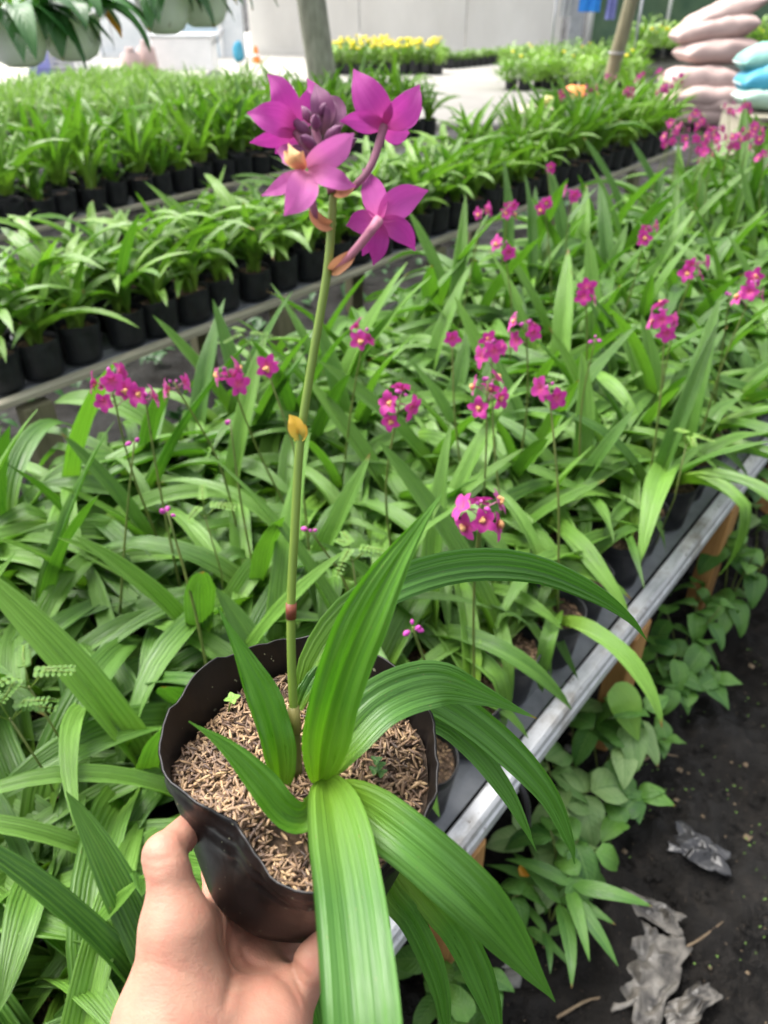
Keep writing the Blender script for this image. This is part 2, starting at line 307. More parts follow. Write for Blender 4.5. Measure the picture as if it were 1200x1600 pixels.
# ------------------------------------------------------------------ mesh helpers
class MB:
    def __init__(s): s.v = []; s.f = []; s.uv = []; s.m = []; s.mats = []
    def mi(s, m):
        if m not in s.mats: s.mats.append(m)
        return s.mats.index(m)
    def add(s, verts, faces, m, uvs=None):
        k = len(s.v); i = s.mi(m)
        s.v.extend([tuple(x) for x in verts]); s.uv.extend(uvs if uvs is not None else [(0.5, 0.5)] * len(verts))
        for f in faces: s.f.append(tuple(k + q for q in f)); s.m.append(i)
    def mesh(s, name, smooth=True):
        me = bpy.data.meshes.new(name); me.from_pydata(s.v, [], s.f)
        for x in s.mats: me.materials.append(M[x])
        me.polygons.foreach_set('material_index', s.m)
        if smooth: me.polygons.foreach_set('use_smooth', [True] * len(s.f))
        ul = me.uv_layers.new(name='UVMap')
        li = np.zeros(len(me.loops), dtype=np.int32); me.loops.foreach_get('vertex_index', li)
        ul.data.foreach_set('uv', np.array(s.uv, dtype=np.float32)[li].ravel())
        me.update(); return me
def link(name, me, parent=None, loc=None, rot=None, scale=None):
    o = bpy.data.objects.new(name, me); COL.objects.link(o)
    if parent is not None: o.parent = parent
    if loc is not None: o.location = loc
    if rot is not None: o.rotation_euler = rot
    if scale is not None: o.scale = scale if hasattr(scale, '__len__') else (scale,) * 3
    return o
def tag(o, label, cat, group=None, kind=None):
    if label: o['label'] = label
    if cat: o['category'] = cat
    if group: o['group'] = group
    if kind: o['kind'] = kind
    return o
def thing(name, label, cat, loc=(0, 0, 0), rz=0.0, group=None):
    return tag(link(name, None, None, loc, (0, 0, rz)), label, cat, group)
def spline(pts, n):
    """Catmull-Rom through tuples (any length), n samples."""
    P = [np.array(p, float) for p in pts]; P = [2 * P[0] - P[1]] + P + [2 * P[-1] - P[-2]]
    out = []; segs = len(P) - 3
    for i in range(n):
        x = i / (n - 1) * segs; k = min(int(x), segs - 1); u = x - k
        a, b, c, d = P[k:k + 4]
        out.append(0.5 * ((2 * b) + (c - a) * u + (2 * a - 5 * b + 4 * c - d) * u * u + (3 * b - a - 3 * c + d) * u ** 3))
    return np.array(out)
def prof_strap(s): return max(0.0, min(1.0, 0.16 + 1.02 * (math.sin(math.pi * min(1, s ** 0.85 * 0.97 + 0.02)) ** 0.75) - 0.16 * s)) * (1 if s < 0.995 else 0.0)
def prof_held(s): return max(0.0, min(1.0, 0.10 + 1.0 * (math.sin(math.pi * min(1, s ** 0.72)) ** 0.9)) * (1 if s < 0.55 else (1 - ((s - 0.55) / 0.45) ** 2.2 * 0.75)))
def prof_petal(s): return max(0.02, math.sin(math.pi * (0.06 + 0.94 * s) ** 0.9) ** 0.62) * (1 if s < 0.999 else 0.05)
def prof_tepal(s): return max(0.02, (math.sin(math.pi * (0.07 + 0.93 * s) ** 0.95) ** 0.8)) * (1 if s < 0.6 else 1 - 0.45 * ((s - 0.6) / 0.4) ** 2)
def prof_ovate(s): return max(0.01, math.sin(math.pi * s ** 0.62) ** 0.85)
def ribbon(mb, m, P, widths, side, nrm, across=8, amp=0.0, fold=0.0, cup=None, wavy=0.0, seed=0.0):
    n = len(P); W = max(max(widths), 1e-6); vv, uv = [], []
    for i in range(n):
        for j in range(across + 1):
            a = j / across - 0.5; wd = widths[i]
            z = (amp * (1 if j % 2 else -1) if amp > 0 else -amp * 3.2 * nz((j * 0.83, seed * 0.37, i * 0.02))) * min(1, wd / W * 1.2) if amp else 0.0
            fo = fold[i] if hasattr(fold, '__len__') else fold
            z += fo * abs(a) * wd * 2
            if cup is not None: z += cup * (a * 2) ** 2 * wd
            if wavy: z += wavy * abs(2 * a) ** 2 * math.sin(i * 1.3 + seed + (2 if a > 0 else 0))
            q = P[i] + side[i] * (a * wd) + nrm[i] * z
            vv.append(q); uv.append((j / across, i / (n - 1)))
    ff = [(i * (across + 1) + j, i * (across + 1) + j + 1, (i + 1) * (across + 1) + j + 1, (i + 1) * (across + 1) + j) for i in range(n - 1) for j in range(across)]
    mb.add(vv, ff, m, uv)
def frames(P, up, roll=None):
    """side and normal vectors along P for a ribbon whose normal leans to up (a vector or one per point)."""
    n = len(P); T = np.gradient(P, axis=0); T /= np.linalg.norm(T, axis=1)[:, None] + 1e-12
    S, Nn = [], []
    for i in range(n):
        u = up[i] if isinstance(up, list) else up
        s = np.cross(T[i], u); l = np.linalg.norm(s); s = s / l if l > 1e-5 else (S[-1] if S else np.array([1.0, 0, 0]))
        nn = np.cross(s, T[i])
        if roll is not None:
            r = roll[i] if hasattr(roll, '__len__') else roll
            s, nn = s * math.cos(r) + nn * math.sin(r), nn * math.cos(r) - s * math.sin(r)
        S.append(s); Nn.append(nn)
    return S, Nn
def tube(mb, m, pts, radii, sides=8, cap=True):
    P = np.array([list(p) for p in pts], float); n = len(P)
    if not hasattr(radii, '__len__'): radii = [radii] * n
    T = np.gradient(P, axis=0); ref = np.array([0.31, 0.2, 0.93])
    vv, uv = [], []
    for i in range(n):
        t = T[i] / (np.linalg.norm(T[i]) + 1e-12)
        s = np.cross(t, ref); l = np.linalg.norm(s)
        if l < 0.1: s = np.cross(t, np.array([1.0, 0.1, 0])); l = np.linalg.norm(s)
        s /= l; b = np.cross(t, s)
        for k in range(sides):
            an = 2 * math.pi * k / sides
            vv.append(P[i] + (s * math.cos(an) + b * math.sin(an)) * radii[i]); uv.append((k / sides, i / (n - 1)))
    ff = [(i * sides + k, i * sides + (k + 1) % sides, (i + 1) * sides + (k + 1) % sides, (i + 1) * sides + k) for i in range(n - 1) for k in range(sides)]
    if cap: ff += [tuple(range(sides))[::-1], tuple((n - 1) * sides + k for k in range(sides))]
    mb.add(vv, ff, m, uv)
def box(mb, m, c, s, rz=0.0, bev=0.0):
    x, y, z = (q / 2 for q in s); ca, sa = math.cos(rz), math.sin(rz)
    if bev <= 0:
        vs_ = [(sx * x, sy * y, sz * z) for sz in (-1, 1) for sx, sy in ((-1, -1), (1, -1), (1, 1), (-1, 1))]
        ff = [(3, 2, 1, 0), (4, 5, 6, 7), (0, 1, 5, 4), (1, 2, 6, 5), (2, 3, 7, 6), (3, 0, 4, 7)]
    else:
        vs_ = []; rings = [(-z, bev), (-z + bev, 0), (z - bev, 0), (z, bev)]
        for zz, ins in rings:
            X, Y = x - ins, y - ins; b2 = bev
            vs_ += [(X - b2, -Y, zz), (X, -Y + b2, zz), (X, Y - b2, zz), (X - b2, Y, zz), (-X + b2, Y, zz), (-X, Y - b2, zz), (-X, -Y + b2, zz), (-X + b2, -Y, zz)]
        ff = [tuple(range(8))[::-1], tuple(24 + k for k in range(8))] + [(r * 8 + k, r * 8 + (k + 1) % 8, (r + 1) * 8 + (k + 1) % 8, (r + 1) * 8 + k) for r in range(3) for k in range(8)]
    mb.add([(c[0] + vx * ca - vy * sa, c[1] + vx * sa + vy * ca, c[2] + vz) for vx, vy, vz in vs_], ff, m)
def lathe(mb, m, prof, sides=24, c=(0, 0, 0), fn=None):
    vv = []; uv = []
    for i, (r, z) in enumerate(prof):
        for k in range(sides):
            an = 2 * math.pi * k / sides; rr, zz = (r, z) if fn is None else fn(r, z, an, i)
            vv.append((c[0] + rr * math.cos(an), c[1] + rr * math.sin(an), c[2] + zz)); uv.append((k / sides, i / (len(prof) - 1)))
    ff = [(i * sides + k, i * sides + (k + 1) % sides, (i + 1) * sides + (k + 1) % sides, (i + 1) * sides + k) for i in range(len(prof) - 1) for k in range(sides)]
    mb.add(vv, ff, m, uv)
def one(name, fn, parent=None, smooth=True, **kw):
    b = MB(); fn(b); return link(name, b.mesh(name, smooth), parent, **kw)
def nz(p, sc_=1.0): return mnoise.noise(Vector(p) * sc_)
def copies(o, parent): c = o.copy(); COL.objects.link(c); c.parent = parent; return c

# ------------------------------------------------------------------ the ground
def axis(lo, hi, dense_lo, dense_hi, fine, coarse):
    v = list(np.arange(dense_lo, dense_hi + 1e-6, fine)); x = dense_hi; s = fine
    while x < hi: s = min(s * 1.5, coarse); x += s; v.append(x)
    x = dense_lo; s = fine
    while x > lo: s = min(s * 1.5, coarse); x -= s; v.insert(0, x)
    return v
def build_ground(b):
    xs = axis(-90, 90, -0.1, 1.5, 0.011, 8); ys = axis(-20, 160, 0.25, 2.0, 0.011, 8)
    vv = []
    for y in ys:
        for x in xs:
            near = 1.0 if (-1 < x < 2.5 and 0 < y < 3.5) else 0.3
            h = near * 2.0 * (0.022 * nz((x, y, 0), 3.1) + 0.016 * nz((x, y, 4), 8.0) + 0.012 * abs(nz((x, y, 9), 17.0)) + 0.008 * nz((x, y, 2), 31.0))
            n_ = -x * DV.y + y * DV.x
            h -= 0.03 * math.exp(-((n_ + 0.25) / 0.22) ** 2) * near
            vv.append((x, y, h - (0.03 if y > 8 else 0)))
    nx = len(xs)
    b.add(vv, [(j * nx + i, j * nx + i + 1, (j + 1) * nx + i + 1, (j + 1) * nx + i) for j in range(len(ys) - 1) for i in range(nx - 1)], 'soil')
g = one('ground', build_ground); tag(g, 'wet black trodden soil of the path and under the benches', None, kind='structure')
g = one('concrete_yard', lambda b: box(b, 'concrete', (-6.0, 21.5, 0.0), (21.0, 21.0, 0.08))); g['kind'] = 'structure'; g['label'] = 'pale concrete yard behind the benches'

# ------------------------------------------------------------------ walls far behind
def far_wall(name, label, cat, m, x0, x1, y, h, joints, th=0.2):
    t = thing(name, label, cat, ((x0 + x1) / 2, y, 0))
    k = len(joints) + 1; xs = [x0] + joints + [x1]
    for i in range(k):
        one('panel', lambda b: box(b, m, ((xs[i] + xs[i + 1]) / 2 - (x0 + x1) / 2, 0, h / 2), (xs[i + 1] - xs[i] - 0.02, th, h), bev=0.008), t, False)
    one('plinth', lambda b: box(b, m, (0, -0.06, 0.1), (x1 - x0 - 0.01, th, 0.12)), t, False)
    return t
far_wall('concrete_wall', 'long pale grey rendered wall beyond the yellow flowers', 'wall', 'wall', -3.3, 4.35, 22.0, 3.4, [-0.6, 2.0])
far_wall('panel_wall', 'white panelled wall behind the hanging planters', 'wall', 'whitewall', -14.0, -3.35, 21.4, 3.4, [-11.5, -9, -6.5])
t = thing('door', 'pale blue door in the white panelled wall', 'door', (-4.5, 21.24, 0.04))
one('door_leaf', lambda b: box(b, 'bluedoor', (0, 0, 1.05), (1.1, 0.05, 2.1), bev=0.006), t, False)
one('frame', lambda b: [box(b, 'white', (sx * 0.6, 0.0, 1.08), (0.09, 0.09, 2.16)) for sx in (-1, 1)] + [box(b, 'white', (0, 0.0, 2.2), (1.29, 0.09, 0.08))], t, False)
one('handle', lambda b: tube(b, 'steel', [(0.42, -0.06, 1.0), (0.42, -0.06, 1.15)], 0.015), t)
t = thing('steel_pillar', 'grey steel pillar at the end of the pale rendered wall', 'pillar', (4.62, 21.7, 0))
one('column', lambda b: box(b, 'steel', (0, 0, 1.7), (0.34, 0.3, 3.4), bev=0.02), t, False)
one('downpipe', lambda b: tube(b, 'white', [(0.32, -0.1, 0.02), (0.32, -0.1, 3.3)], 0.06, 10), t)
one('base_plate', lambda b: box(b, 'steel', (0, 0, 0.06), (0.5, 0.46, 0.05)), t, False)
# green net fence on the right
t = thing('net_fence', 'dark green net fence behind the stacked sacks', 'fence', (11.5, 24.0, 0))
def net_panel(b):
    nx, nzv = 60, 10
    vv = [(-6 + 12 * i / nx, 0.12 * nz((i * 0.4, k * 0.5, 1.0)), 0.0 + 2.6 * k / nzv) for k in range(nzv + 1) for i in range(nx + 1)]
    b.add(vv, [(k * (nx + 1) + i, k * (nx + 1) + i + 1, (k + 1) * (nx + 1) + i + 1, (k + 1) * (nx + 1) + i) for k in range(nzv) for i in range(nx)], 'net')
one('net', net_panel, t)
for i in range(7):
    one('post', lambda b: tube(b, 'white', [(-6 + 2 * i, -0.18, -0.05), (-6 + 2 * i, -0.18, 2.7)], 0.045, 8), t)
one('top_wire', lambda b: tube(b, 'steel', [(-6, -0.2, 2.55), (6, -0.2, 2.55)], 0.012, 6), t)

# ------------------------------------------------------------------ benches
LEGROW = {}
def bench(name, label, d0, d1, n0, n1, z, rail_m, leg_m, deck_m, legs, leg_w=0.085):
    t = thing(name, label, 'bench', bn((d0 + d1) / 2, (n0 + n1) / 2), BANG)
    Ld, Wn = d1 - d0, n1 - n0
    # deck: corrugated sheet with ridges along the bench
    def deck(b):
        k = max(12, int(Wn / 0.035)); vv = []
        for i in range(k + 1):
            y = -Wn / 2 + 0.03 + (Wn - 0.06) * i / k; zz = z - 0.012 + (0.004 if i % 2 else 0)
            for x in (-Ld / 2, Ld / 2): vv.append((x, y, zz))
        b.add(vv, [(2 * i, 2 * i + 1, 2 * i + 3, 2 * i + 2) for i in range(k)], deck_m)
    one('deck_sheet', deck, t, False)
    for sgn in (-1, 1):
        def rail(b):
            if rail_m == 'galv':
                # a folded galvanised section: top face, rounded shoulders, outer lip
                pr = [(-0.018, -0.045), (-0.018, 0.010), (-0.014, 0.016), (0.010, 0.016), (0.0155, 0.009), (0.0165, -0.008), (0.0205, -0.012), (0.0205, -0.036)]
            else:
                pr = [(-0.02, -0.014), (-0.02, 0.004), (-0.016, 0.007), (0.014, 0.006), (0.018, 0.003), (0.018, -0.014)]
            nseg = max(8, int(Ld / 0.12)); vv = []
            for i in range(nseg + 1):
                x = -Ld / 2 + Ld * i / nseg; wob = 0.0025 * nz((x, sgn, z), 2.5)
                for (py, pz) in pr: vv.append((x, sgn * (Wn / 2 + py) + wob, z + pz + wob * 0.7))
            k = len(pr); ff = []
            for i in range(nseg):
                for j in range(k):
                    q = (i * k + j, i * k + (j + 1) % k, (i + 1) * k + (j + 1) % k, (i + 1) * k + j)
                    ff.append(q if sgn > 0 else q[::-1])
            b.add(vv, ff, rail_m)
        one('rail', rail, t, False)
    for i, d in enumerate(legs):
        for sgn in (-1, 1):
            def leg(b):
                x = d - (d0 + d1) / 2; y = sgn * (Wn / 2 + 0.0)
                vv = []; lz = [-0.04, 0.08, z * 0.5, z - 0.039]
                for q, zz in enumerate(lz):
                    ww = leg_w / 2 * (1.0 + 0.06 * nz((d, sgn, q), 3.3)); ox = 0.006 * nz((d * 3, sgn, q + 5))
                    bv = 0.006
                    for X, Y in ((ww - bv, -ww), (ww, -ww + bv), (ww, ww - bv), (ww - bv, ww), (-ww + bv, ww), (-ww, ww - bv), (-ww, -ww + bv), (-ww + bv, -ww)):
                        vv.append((x + X + ox, y + Y * 0.6, zz))
                ff = [(r * 8 + k, r * 8 + (k + 1) % 8, (r + 1) * 8 + (k + 1) % 8, (r + 1) * 8 + k) for r in range(3) for k in range(8)] + [tuple(24 + k for k in range(8))]
                b.add(vv, ff, leg_m)
            one('leg', leg, t, False)
    return t
Z1, Z2, Z3, Z4 = 0.42, 0.48, 0.48, 0.50
bench('near_bench', 'galvanised metal bench on wooden legs under the flowering orchids', -0.7, 6.6, 0.34, 1.5, Z1, 'galv', 'timber', 'sheet', [-0.05, 0.62, 1.30, 1.93, 2.6, 3.3, 4.3, 5.3], 0.09)
bench('wooden_bench', 'bench with pale weathered rail carrying young potted orchids', 0.3, 6.6, 2.24, 2.80, Z2, 'oldwood', 'stump', 'sheet', [0.99, 2.1, 3.2, 4.4, 5.6], 0.1)
bench('wooden_bench', 'shaded bench behind the weathered-rail bench, covered by dense young orchids', 1.0, 5.85, 4.02, 4.74, Z3, 'oldwood', 'stump', 'sheet', [1.5, 3, 4.5], 0.1)
bench('metal_bench', 'farthest bench with a bright white-grey rail and pale grassy seedlings', 1.8, 6.0, 5.94, 8.5, Z4, 'galv', 'stump', 'sheet', [2.3, 3.6, 5], 0.1)

# ------------------------------------------------------------------ leaves, bags, mulch: shared shapes
def strap_leaf(name, m, Ln, Wd, e0, e1, pw, drift, twist, seg=14, across=12, amp=0.0011, kink=None):
    P = [np.array([0.0, 0, 0])]; yaw = 0.0
    for i in range(seg):
        s = (i + 0.5) / seg; el = e0 + (e1 - e0) * s ** pw
        if kink and s > kink[0]: el += kink[1]
        yaw = drift * s * s
        st = Ln / seg
        P.append(P[-1] + st * np.array([math.cos(el) * math.cos(yaw), math.cos(el) * math.sin(yaw), math.sin(el)]))
    P = np.array(P); n = seg + 1
    ups = []
    for i in range(n):
        s = i / seg; el = e0 + (e1 - e0) * s ** pw + (kink[1] if kink and s > kink[0] else 0)
        ups.append(np.array([-math.sin(el), 0, math.cos(el)]))
    S, Nn = frames(P, ups, [twist * (i / seg) ** 1.5 for i in range(n)])
    wd = [Wd * prof_strap(i / seg) for i in range(n)]; wd[-1] = 0.0006
    fold = [0.75 * (1 - i / seg) ** 2 + 0.12 for i in range(n)]
    b = MB(); ribbon(b, m, P, wd, S, Nn, across, amp, fold, wavy=Wd * 0.03, seed=Ln * 99)
    return b.mesh(name)
LEAF_A = []
for i in range(34):
    q = i % 5; r = random.Random(100 + i)
    if i % 11 == 0: e0, e1 = R(r.uniform(70, 82)), R(r.uniform(30, 55))
    elif q == 1: e0, e1 = R(r.uniform(58, 74)), R(r.uniform(-55, -15))
    elif q == 2: e0, e1 = R(r.uniform(50, 66)), R(r.uniform(-75, -40))
    elif q == 3: e0, e1 = R(r.uniform(42, 60)), R(r.uniform(-88, -55))
    else: e0, e1 = R(r.uniform(30, 48)), R(r.uniform(-50, -20))
    LEAF_A.append(strap_leaf('leaf_blade', 'leaf', r.uniform(0.27, 0.46), r.uniform(0.026, 0.050), e0, e1, r.uniform(0.7, 1.2), R(r.uniform(-35, 35)), R(r.uniform(-50, 50)),
                             kink=(r.uniform(0.5, 0.7), R(-45)) if i % 7 == 3 else None))
LEAF_D = [strap_leaf('dead_leaf_blade', 'dead_leaf', 0.26, 0.026, R(45), R(-85), 0.7, R(30 - 25 * i), R(60), kink=(0.5, R(-40))) for i in range(3)]
LEAF_B = []
for i in range(12):
    r = random.Random(300 + i)
    e0, e1 = R(r.uniform(60, 84)), R(r.choice([r.uniform(30, 60), r.uniform(-40, 20)]))
    LEAF_B.append(strap_leaf('young_leaf_blade', 'young', r.uniform(0.17, 0.30), r.uniform(0.016, 0.026), e0, e1, r.uniform(0.8, 1.5), R(r.uniform(-30, 30)), R(r.uniform(-40, 40)), seg=9, across=4, amp=0.0006))
def bag_mesh(name, seed, r0=0.052, r1=0.062, h=0.125, sides=28, m='bag'):
    b = MB(); sd = seed * 3.7
    def fn(r, z, an, i):
        k = 1 + 0.035 * nz((math.cos(an) * 1.6, math.sin(an) * 1.6, z * 9 + sd)) + 0.012 * nz((math.cos(an) * 5, math.sin(an) * 5, z * 5 + sd))
        dz = 0.010 * nz((math.cos(an) * 1.3 + sd, math.sin(an) * 1.3, 3)) * max(0, z / h) ** 2
        return r * k, z + dz
    pr = [(0.0, 0.002), (r0 * 0.8, 0.001), (r0 * 0.97, 0.006), (r0, 0.02)]
    for q in range(1, 6): pr.append((r0 + (r1 - r0) * q / 6, 0.02 + (h - 0.035) * q / 6))
    for q in range(5): pr.append((r1 - 0.001 + (0.0014 if q % 2 else 0), h - 0.02 + 0.004 * q))
    pr += [(r1 + 0.0015, h), (r1 - 0.0005, h + 0.0008), (r1 - 0.002, h - 0.002), (r1 - 0.003, h - 0.03)]
    lathe(b, m, pr, sides, fn=fn)
    return b.mesh(name)
BAGS = [bag_mesh('black_bag', i) for i in range(4)]
BAGS_B = [bag_mesh('black_bag_small', 10 + i, 0.062, 0.068, 0.125, 18) for i in range(3)]
def husk(b, p, nrm_, ln, wd, r, m='husk'):
    ax = Vector((r.gauss(0, 1), r.gauss(0, 1), r.gauss(0, 0.35))).normalized()
    up = (Vector(nrm_) + Vector((r.gauss(0, 0.5), r.gauss(0, 0.5), 0))).normalized(); sd = ax.cross(up).normalized(); up = sd.cross(ax)
    p = Vector(p)
    vv = [p - ax * ln / 2, p - ax * ln * 0.2 + sd * wd / 2, p - ax * ln * 0.2 - sd * wd / 2, p - ax * ln * 0.1 + up * wd * 0.35,
          p + ax * ln * 0.22 + sd * wd * 0.42, p + ax * ln * 0.22 - sd * wd * 0.42, p + ax * ln * 0.2 + up * wd * 0.3, p + ax * ln / 2]
    b.add(vv, [(0, 1, 3), (0, 3, 2), (1, 4, 6, 3), (3, 6, 5, 2), (4, 7, 6), (6, 7, 5), (1, 2, 5, 4)], m)
def mulch_mesh(name, rad, count, seed, hl, peat=True):
    b = MB(); r = random.Random(seed)
    rings, sides = 5, 18; vv = [(0, 0, 0.004)]
    hf = lambda x, y: 0.004 * nz((x * 40, y * 40, seed)) + 0.003
    for i in range(1, rings + 1):
        for k in range(sides):
            an = 2 * math.pi * k / sides; q = rad * i / rings
            vv.append((q * math.cos(an), q * math.sin(an), hf(q * math.cos(an), q * math.sin(an)) - 0.004))
    ff = [(0, 1 + k, 1 + (k + 1) % sides) for k in range(sides)]
    for i in range(rings - 1):
        for k in range(sides): ff.append((1 + i * sides + k, 1 + (i + 1) * sides + k, 1 + (i + 1) * sides + (k + 1) % sides, 1 + i * sides + (k + 1) % sides))
    b.add(vv, ff, 'peat')
    for _ in range(count):
        q = rad * math.sqrt(r.random()) * 0.97; an = r.uniform(0, 2 * math.pi); x, y = q * math.cos(an), q * math.sin(an)
        husk(b, (x, y, hf(x, y) + r.uniform(-0.001, 0.002)), (0, 0, 1), hl * r.uniform(0.7, 1.3), hl * 0.34, r)
    return b.mesh(name)
MULCH = [mulch_mesh('husk_mulch', 0.058, 330, 40 + i, 0.0085) for i in range(3)]
MULCH_B = [mulch_mesh('husk_mulch_small', 0.063, 60, 60 + i, 0.012) for i in range(2)]

# flowers of the bench plants: five tepals and a yellow lip, one mesh each
def flower_mesh(name, seed, far=False):
    r = random.Random(seed); b = MB(); n = 6 if not far else 5; cl_ = (0.0, 0.5, 1.1, 0.2, 0.8)[seed % 5]
    for k in range(5):
        an = R(90 + 72 * k + r.uniform(-8, 8)); ln = 0.020 * r.uniform(0.85, 1.15); up = r.uniform(0.1, 0.5) + cl_
        d = np.array([math.cos(an), math.sin(an), 0])
        P = np.array([d * ln * s + np.array([0, 0, up * ln * s * (1 - 0.7 * s)]) for s in np.linspace(0.04, 1, n)])
        S, Nn = frames(P, np.array([0, 0, 1.0]))
        ribbon(b, 'petal_far', P, [0.0138 * prof_petal(s) * (1.1 if k in (1, 4) else 0.95) for s in np.linspace(0, 1, n)], S, Nn, 2, 0, 0.12)
    for (dx, dy, dz, rr) in () if seed % 5 in (1, 3) else ((0, -0.002, 0.006, 0.0042), (0.003, -0.0045, 0.005, 0.003), (-0.003, -0.0045, 0.005, 0.003)):
        pr = [(0.0002, -rr), (rr * 0.8, -rr * 0.5), (rr, 0.1 * rr), (rr * 0.6, rr * 0.8), (0.0002, rr)]
        lathe(b, 'lip', pr, 6, (dx, dy, dz))
    P = np.array([[0, -0.003 - 0.010 * s, 0.004 + 0.004 * s * (1 - s)] for s in np.linspace(0, 1, 4)])
    S, Nn = frames(P, np.array([0, 0, 1.0])); ribbon(b, 'petal_far', P, [0.003, 0.004, 0.008, 0.006], S, Nn, 2, 0, -0.2)
    tube(b, 'pedicel_dark', [(0, 0, 0), (0, 0.001, -0.008), (0, 0.004, -0.016)], [0.0012, 0.001, 0.001], 5)
    return b.mesh(name)
FLOWERS = [flower_mesh('orchid_flower', 500 + i) for i in range(5)]
def bud_mesh(name, m, ln, rr):
    b = MB(); lathe(b, m, [(0.0003, 0), (rr * 0.7, ln * 0.18), (rr, ln * 0.5), (rr * 0.7, ln * 0.8), (0.0003, ln)], 7); return b.mesh(name)
BUDS = [bud_mesh('orchid_bud', 'bud_far', 0.012, 0.0042), bud_mesh('orchid_bud_small', 'bud_far', 0.008, 0.0028)]

# ------------------------------------------------------------------ the near bench: potted orchids
ORD = ['first', 'second', 'third', 'fourth', 'fifth', 'sixth', 'seventh', 'eighth', 'ninth', 'tenth', 'eleventh', 'twelfth', 'thirteenth', 'fourteenth', 'fifteenth', 'sixteenth', 'seventeenth', 'eighteenth', 'nineteenth', 'twentieth'] + [a_ + b_ for a_ in ('twenty-', 'thirty-', 'forty-', 'fifty-') for b_ in ('first', 'second', 'third', 'fourth', 'fifth', 'sixth', 'seventh', 'eighth', 'ninth', 'tenth')]
orchids = []
def in_frame(p, mx=40, top=-40):
    q = proj(p); return q is not None and -mx < q[0] < 1200 + mx and top < q[1] < 1600 + mx
ROWS = 8; SPN = (1.5 - 0.34 - 0.16) / (ROWS - 1)
for row in range(ROWS):
    n0 = 0.34 + 0.10 + SPN * row; k = 0; d = -0.30 + (0.07 if row % 2 else 0.0)
    while d < 6.45:
        r = random.Random(row * 1000 + int(d * 1000))
        p = bn(d + r.uniform(-0.02, 0.02), n0 + r.uniform(-0.012, 0.012), Z1 + 0.0)
        d += 0.152 if d < 3 else 0.165
        c = p + Vector((0, 0, 0.3))
        if not in_frame(c, 210, -60): continue
        t = thing('potted_orchid', '', 'potted plant', p, r.uniform(0, 6.28)); k += 1
        link('bag', BAGS[r.randrange(4)], t, rot=(0, 0, r.uniform(0, 6.28)))
        mo = link('husk_mulch', MULCH[r.randrange(3)], t, (0, 0, 0.105), (0, 0, r.uniform(0, 6.28))); mo['kind'] = 'stuff'
        nl = (r.randint(10, 13) if d < 3 else r.randint(7, 9)) if row else r.randint(6, 8)
        a0 = r.uniform(0, 6.28)
        shoots = [(r.uniform(-0.02, 0.02), r.uniform(-0.02, 0.02)) for _ in range(3)]
        for i in range(nl):
            s_ = shoots[i % 3]; s = r.uniform(0.8, 1.15)
            li = r.randrange(34)
            yaw = a0 + i * 2.4 + r.uniform(-0.4, 0.4)
            wyaw = t.rotation_euler.z + yaw; out = -(math.cos(wyaw) * NV.x + math.sin(wyaw) * NV.y)
            if row == 0 and out > 0.2 and (d < 1.75 or r.random() < .25):
                q_ = r.random()
                if q_ < 0.45: continue
                if q_ < 0.75: yaw += math.pi + r.uniform(-.6, .6)
                else: s *= 0.72
            elif row == 1 and out > 0.3: s *= 0.8
            if row > 5: s *= 1.12
            link('leaf', LEAF_D[i % 3] if r.random() < 0.03 else LEAF_A[li], t, (s_[0] + 0.004 * math.cos(yaw), s_[1] + 0.004 * math.sin(yaw), 0.103), (r.uniform(-0.12, 0.12), r.uniform(-0.14, 0.1), yaw), (s, s * r.uniform(0.85, 1.1), s))
        orchids.append((t, row, k, p)); t['_row'] = row
SEG = [(-.12, 'at the bottom corner'), (.12, 'beside the wrist'), (.36, 'beside the held bag'), (.58, 'behind the held bag'), (.8, 'level with nearest wooden leg'), (1.05, 'level with the nearest pink cluster'), (1.3, 'just short of the middle leg'),
       (1.55, 'just past the middle leg'), (1.8, 'short of the third leg'), (2.1, 'level with the third leg'), (2.4, 'below the wide magenta cluster'), (2.8, 'level with the right-edge blooms'), (3.3, 'level with the violet cluster'), (4.0, 'short of the dense blooms'), (4.8, 'among the far dense blooms'), (9, 'at the far bench end')]
for t, row, k, p in orchids:
    if row == 0:
        t['label'] = f'leafy orchid in black bag beside the metal rail, {ORD[min(k - 1, 19)]} counting from the held pot end'
    else:
        dd = p.dot(DV); nm = next(x for lim, x in SEG if dd < lim)
        t['label'] = f'flowerless orchid, {ORD[row]} row from the metal rail, {nm}'
    t['group'] = f'orchids in the {ORD[row]} row of the near bench'
    del t['_row']

